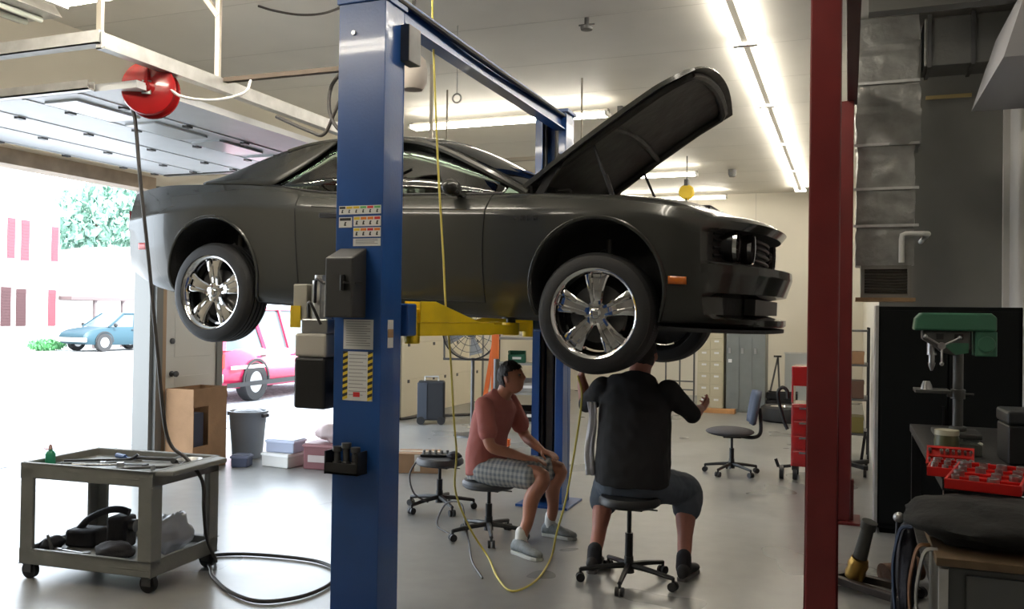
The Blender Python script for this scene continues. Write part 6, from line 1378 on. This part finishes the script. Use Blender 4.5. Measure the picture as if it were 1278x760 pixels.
for k, tv in ((1, (.21,-.03,0)), (-1, (.20,-.10,0))):
    a_ = Vector(an[k]); he = V(a_.x-.06, a_.y, 0); to = he+Vector(tv).normalized()*.275
    q = MB(); shoe(q, he, to, 1, .018); q.v = [p-Vector(o1) for p in q.v]; s_ = q.build('shoe', SHOE, p1, angle=70)
    q = MB(); sole(q, he, to); q.v = [p-Vector(o1) for p in q.v]; q.build('sole', SOLE, s_, smooth=False, bevel=.004)
    q = MB(); limb(q, [a_+V(-.003,0,-.03), a_+V(0,0,.05)], [.044,.042]); q.v = [p-Vector(o1) for p in q.v]; q.build('sock', M_['white'], p1, angle=80)
t = thing('rolling_stool', 'black rolling stool under the seated man in the salmon shirt', 'stool', (-2.46, 5.96, 0)); five_star(t, .28, .15, col_top=.37); round_seat(t, .375, .20, mat('grey_vinyl', (.055,.06,.07), .45), .062)
q = MB(); q.tube([(-2.75,5.9,.014),(-2.9,6.0,.05),(-2.85,6.05,.20),(-2.7,6.0,.22),(-2.6,5.85,.10),(-2.5,5.7,.016),(-2.3,5.3,.014),(-2.1,5.0,.014)], .007, 6, smooth=8); tag(q.build('cable', M_['bhose']), 'thin grey cable looping beside the base of the salmon-shirted man\'s stool', 'cable')
# ---- man in the black shirt, seen from behind
o2 = (-1.26, 5.40, .52)
p2 = thing('person', 'man in black t-shirt and grey shorts seen from behind, arms raised under the wheel', 'person', o2)
X_ = (1, 0, 0); q = MB()
loft(q, [((-1.26,5.42,.55), X_, .18,.13), ((-1.26,5.42,.68), X_, .205,.155), ((-1.26,5.42,.84), X_, .205,.15), ((-1.26,5.44,1.02), X_, .205,.14), ((-1.26,5.45,1.16), X_, .205,.12), ((-1.25,5.47,1.26), X_, .13,.075)])
limb(q, [(-1.25,5.47,1.22),(-1.24,5.51,1.31),(-1.23,5.53,1.37)], [.075,.068,.064])
hm2 = head_matrix((-1.225,5.55,1.40), (.10,.93,.30), (0,-.3,1)); head(q, hm2, 1.02)
sh = {-1: (-1.47,5.44,1.18), 1: (-1.04,5.44,1.18)}; el = {-1: (-1.62,5.60,1.06), 1: (-.92,5.58,1.03)}; wr = {-1: (-1.665,5.62,1.235), 1: (-.90,5.78,1.05)}
for k in (1, -1):
    limb(q, [sh[k], (Vector(sh[k])+Vector(el[k]))/2, el[k], (Vector(el[k])+Vector(wr[k]))/2, wr[k]], [.064,.060,.046,.041,.029])
hand(q, wr[-1], (.05,.15,1), (.9,.4,0), (.2,-1,.2), .7, 1.05); hand(q, wr[1], (.25,.9,.15), (-.7,.2,.4), (-.3,-.2,1), .8, 1.05)
hip = {-1: (-1.37,5.44,.60), 1: (-1.15,5.44,.60)}; kn = {-1: (-1.53,5.83,.50), 1: (-.99,5.85,.50)}; an = {-1: (-1.515,5.47,.10), 1: (-.955,5.54,.10)}
for k in (1, -1):
    h_, k_, a_ = Vector(hip[k]), Vector(kn[k]), Vector(an[k])
    limb(q, [h_, (h_+k_)/2, k_, k_*.66+a_*.34+V(0,-.02,0), k_*.3+a_*.7, a_, a_+V(0,.02,-.04)], [.105,.094,.064,.066,.048,.040,.038])
meld(q, 'body', SK2, p2, .006, 5)
hair(hm2, p2, HAIR, 1.02, 5, .008, .40)
q = MB()
loft(q, [((-1.26,5.41,.595), X_, .235,.185), ((-1.26,5.41,.70), X_, .238,.185), ((-1.26,5.42,.84), X_, .232,.172), ((-1.26,5.44,1.02), X_, .228,.160), ((-1.26,5.45,1.14), X_, .218,.138), ((-1.26,5.455,1.205), X_, .19,.12), ((-1.25,5.465,1.25), X_, .13,.10), ((-1.25,5.475,1.275), X_, .09,.085)])
for k in (1, -1):
    s_, e_ = Vector(sh[k]), Vector(el[k]); limb(q, [s_+V(0,0,.005), s_*.5+e_*.5, s_*.02+e_*.98], [.076,.068,.058])
meld(q, 'shirt', mat('black_cloth', (.010,.010,.012), .85), p2, .009, 4, .010, 8, 7)
q = MB()
loft(q, [((-1.26,5.42,.535), X_, .20,.165), ((-1.26,5.42,.60), X_, .225,.175), ((-1.26,5.42,.66), X_, .225,.172)])
for k in (1, -1):
    h_, k_ = Vector(hip[k]), Vector(kn[k]); a_ = Vector(an[k])
    limb(q, [h_+V(0,0,-.01), h_*.5+k_*.5, k_+V(0,-.01,-.01), k_*.75+a_*.25+V(0,-.015,0)], [.122,.115,.100,.098])
meld(q, 'shorts', mat('slate_cloth', (.085,.105,.135), .85), p2, .009, 4, .008, 9, 5)
for k, tv in ((-1, (-.12,1,0)), (1, (.12,1,0))):
    a_ = Vector(an[k]); he = V(a_.x, a_.y-.075, 0); to = he+Vector(tv).normalized()*.29
    q = MB(); shoe(q, he, to, 1.1, .018); q.v = [p-Vector(o2) for p in q.v]; s_ = q.build('shoe', mat('black_shoe', (.02,.018,.018), .6), p2, angle=70)
    q = MB(); sole(q, he, to); q.v = [p-Vector(o2) for p in q.v]; q.build('sole', mat('grey_sole', (.14,.13,.13), .6), s_, smooth=False, bevel=.004)
    q = MB(); limb(q, [a_+V(0,-.003,-.03), a_+V(0,0,.04)], [.050,.047]); q.v = [p-Vector(o2) for p in q.v]; q.build('sock', mat('dark_sock', (.03,.03,.035), .9), p2, angle=80)
t = thing('rolling_stool', 'tall black rolling stool under the man in the black t-shirt', 'stool', (-1.26, 5.34, 0)); five_star(t, .30, 1.0, col_top=.47); round_seat(t, .475, .19, M_['blk'], .062)
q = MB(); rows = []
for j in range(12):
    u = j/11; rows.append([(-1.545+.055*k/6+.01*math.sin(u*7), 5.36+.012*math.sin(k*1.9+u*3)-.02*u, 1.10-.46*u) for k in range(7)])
q.grid(rows); tag(q.build('pale_strip', mat('pale_strip_skin', (.55,.55,.60), .9, bump=.3), solid=.012, angle=80), 'thin pale strip hanging down the left side of the man in the black shirt', 'pale_strip')  # thin pale wavy sheet down his left side
# repeats of one kind share a group phrase
G = dict(fluorescent_light='crosswise ceiling lights', rolling_stool='rolling stools', vehicle_lift='two-post lifts', socket_tray='red socket trays on the bench', parts_bin='bins on the shelving', parts_box='boxes on the narrow far shelf', wrench='wrenches on the cart', screwdriver='screwdrivers on the cart', pry_bar='bars on the cart', strap='straps at the bench end', cord_reel='yellow cord reels', workbench='benches along the right wall')
for o in list(bpy.data.objects):
    if o.parent is None and 'label' in o and 'category' in o and 'group' not in o:
        b = o.name.split('.')[0]
        if b in G and not (b == 'pry_bar' and o.location.y > 4.9) and not (b == 'fluorescent_light' and 'hooded' in o['label']) and not (b == 'socket_tray' and 'stool' in o['label']): o['group'] = G[b]
# ================================================================== CAMERA, LIGHT
cam = bpy.data.cameras.new('camera'); co = bpy.data.objects.new('camera', cam); COL.objects.link(co); scn.camera = co
yaw, pit, rol = R(21.1), R(.63), R(.8)
f = Vector((-math.sin(yaw)*math.cos(pit), math.cos(yaw)*math.cos(pit), math.sin(pit)))
r0 = Vector((math.cos(yaw), math.sin(yaw), 0)); u0 = r0.cross(f)
r_ = r0*math.cos(rol)+u0*math.sin(rol); u_ = u0*math.cos(rol)-r0*math.sin(rol)
co.matrix_world = Matrix(((r_.x, u_.x, -f.x, 0), (r_.y, u_.y, -f.y, 0), (r_.z, u_.z, -f.z, 1.65), (0, 0, 0, 1)))
cam.sensor_width = 36; cam.lens = 1090/1278*36; cam.clip_start = .05; cam.clip_end = 300
w = bpy.data.worlds.new('sky'); scn.world = w; w.use_nodes = True
bg = w.node_tree.nodes['Background']; bg.inputs[0].default_value = (.80,.90,1.0,1); bg.inputs[1].default_value = SKY
s = bpy.data.lights.new('sun', 'SUN'); s.energy = SUN; s.angle = R(1); s.color = (1,.97,.92)
so = bpy.data.objects.new('sun', s); COL.objects.link(so); so.rotation_euler = Vector((.75,-.25,.85)).to_track_quat('Z','Y').to_euler()
vs = scn.view_settings; scn.display_settings.display_device = 'sRGB'
vs.view_transform = 'Standard'; vs.look = 'None'; vs.gamma = 1; vs.use_curve_mapping = False; vs.exposure = EXPO
scn.cycles.max_bounces = 8; scn.cycles.sample_clamp_indirect = 6; scn.cycles.caustics_reflective = False; scn.cycles.caustics_refractive = False
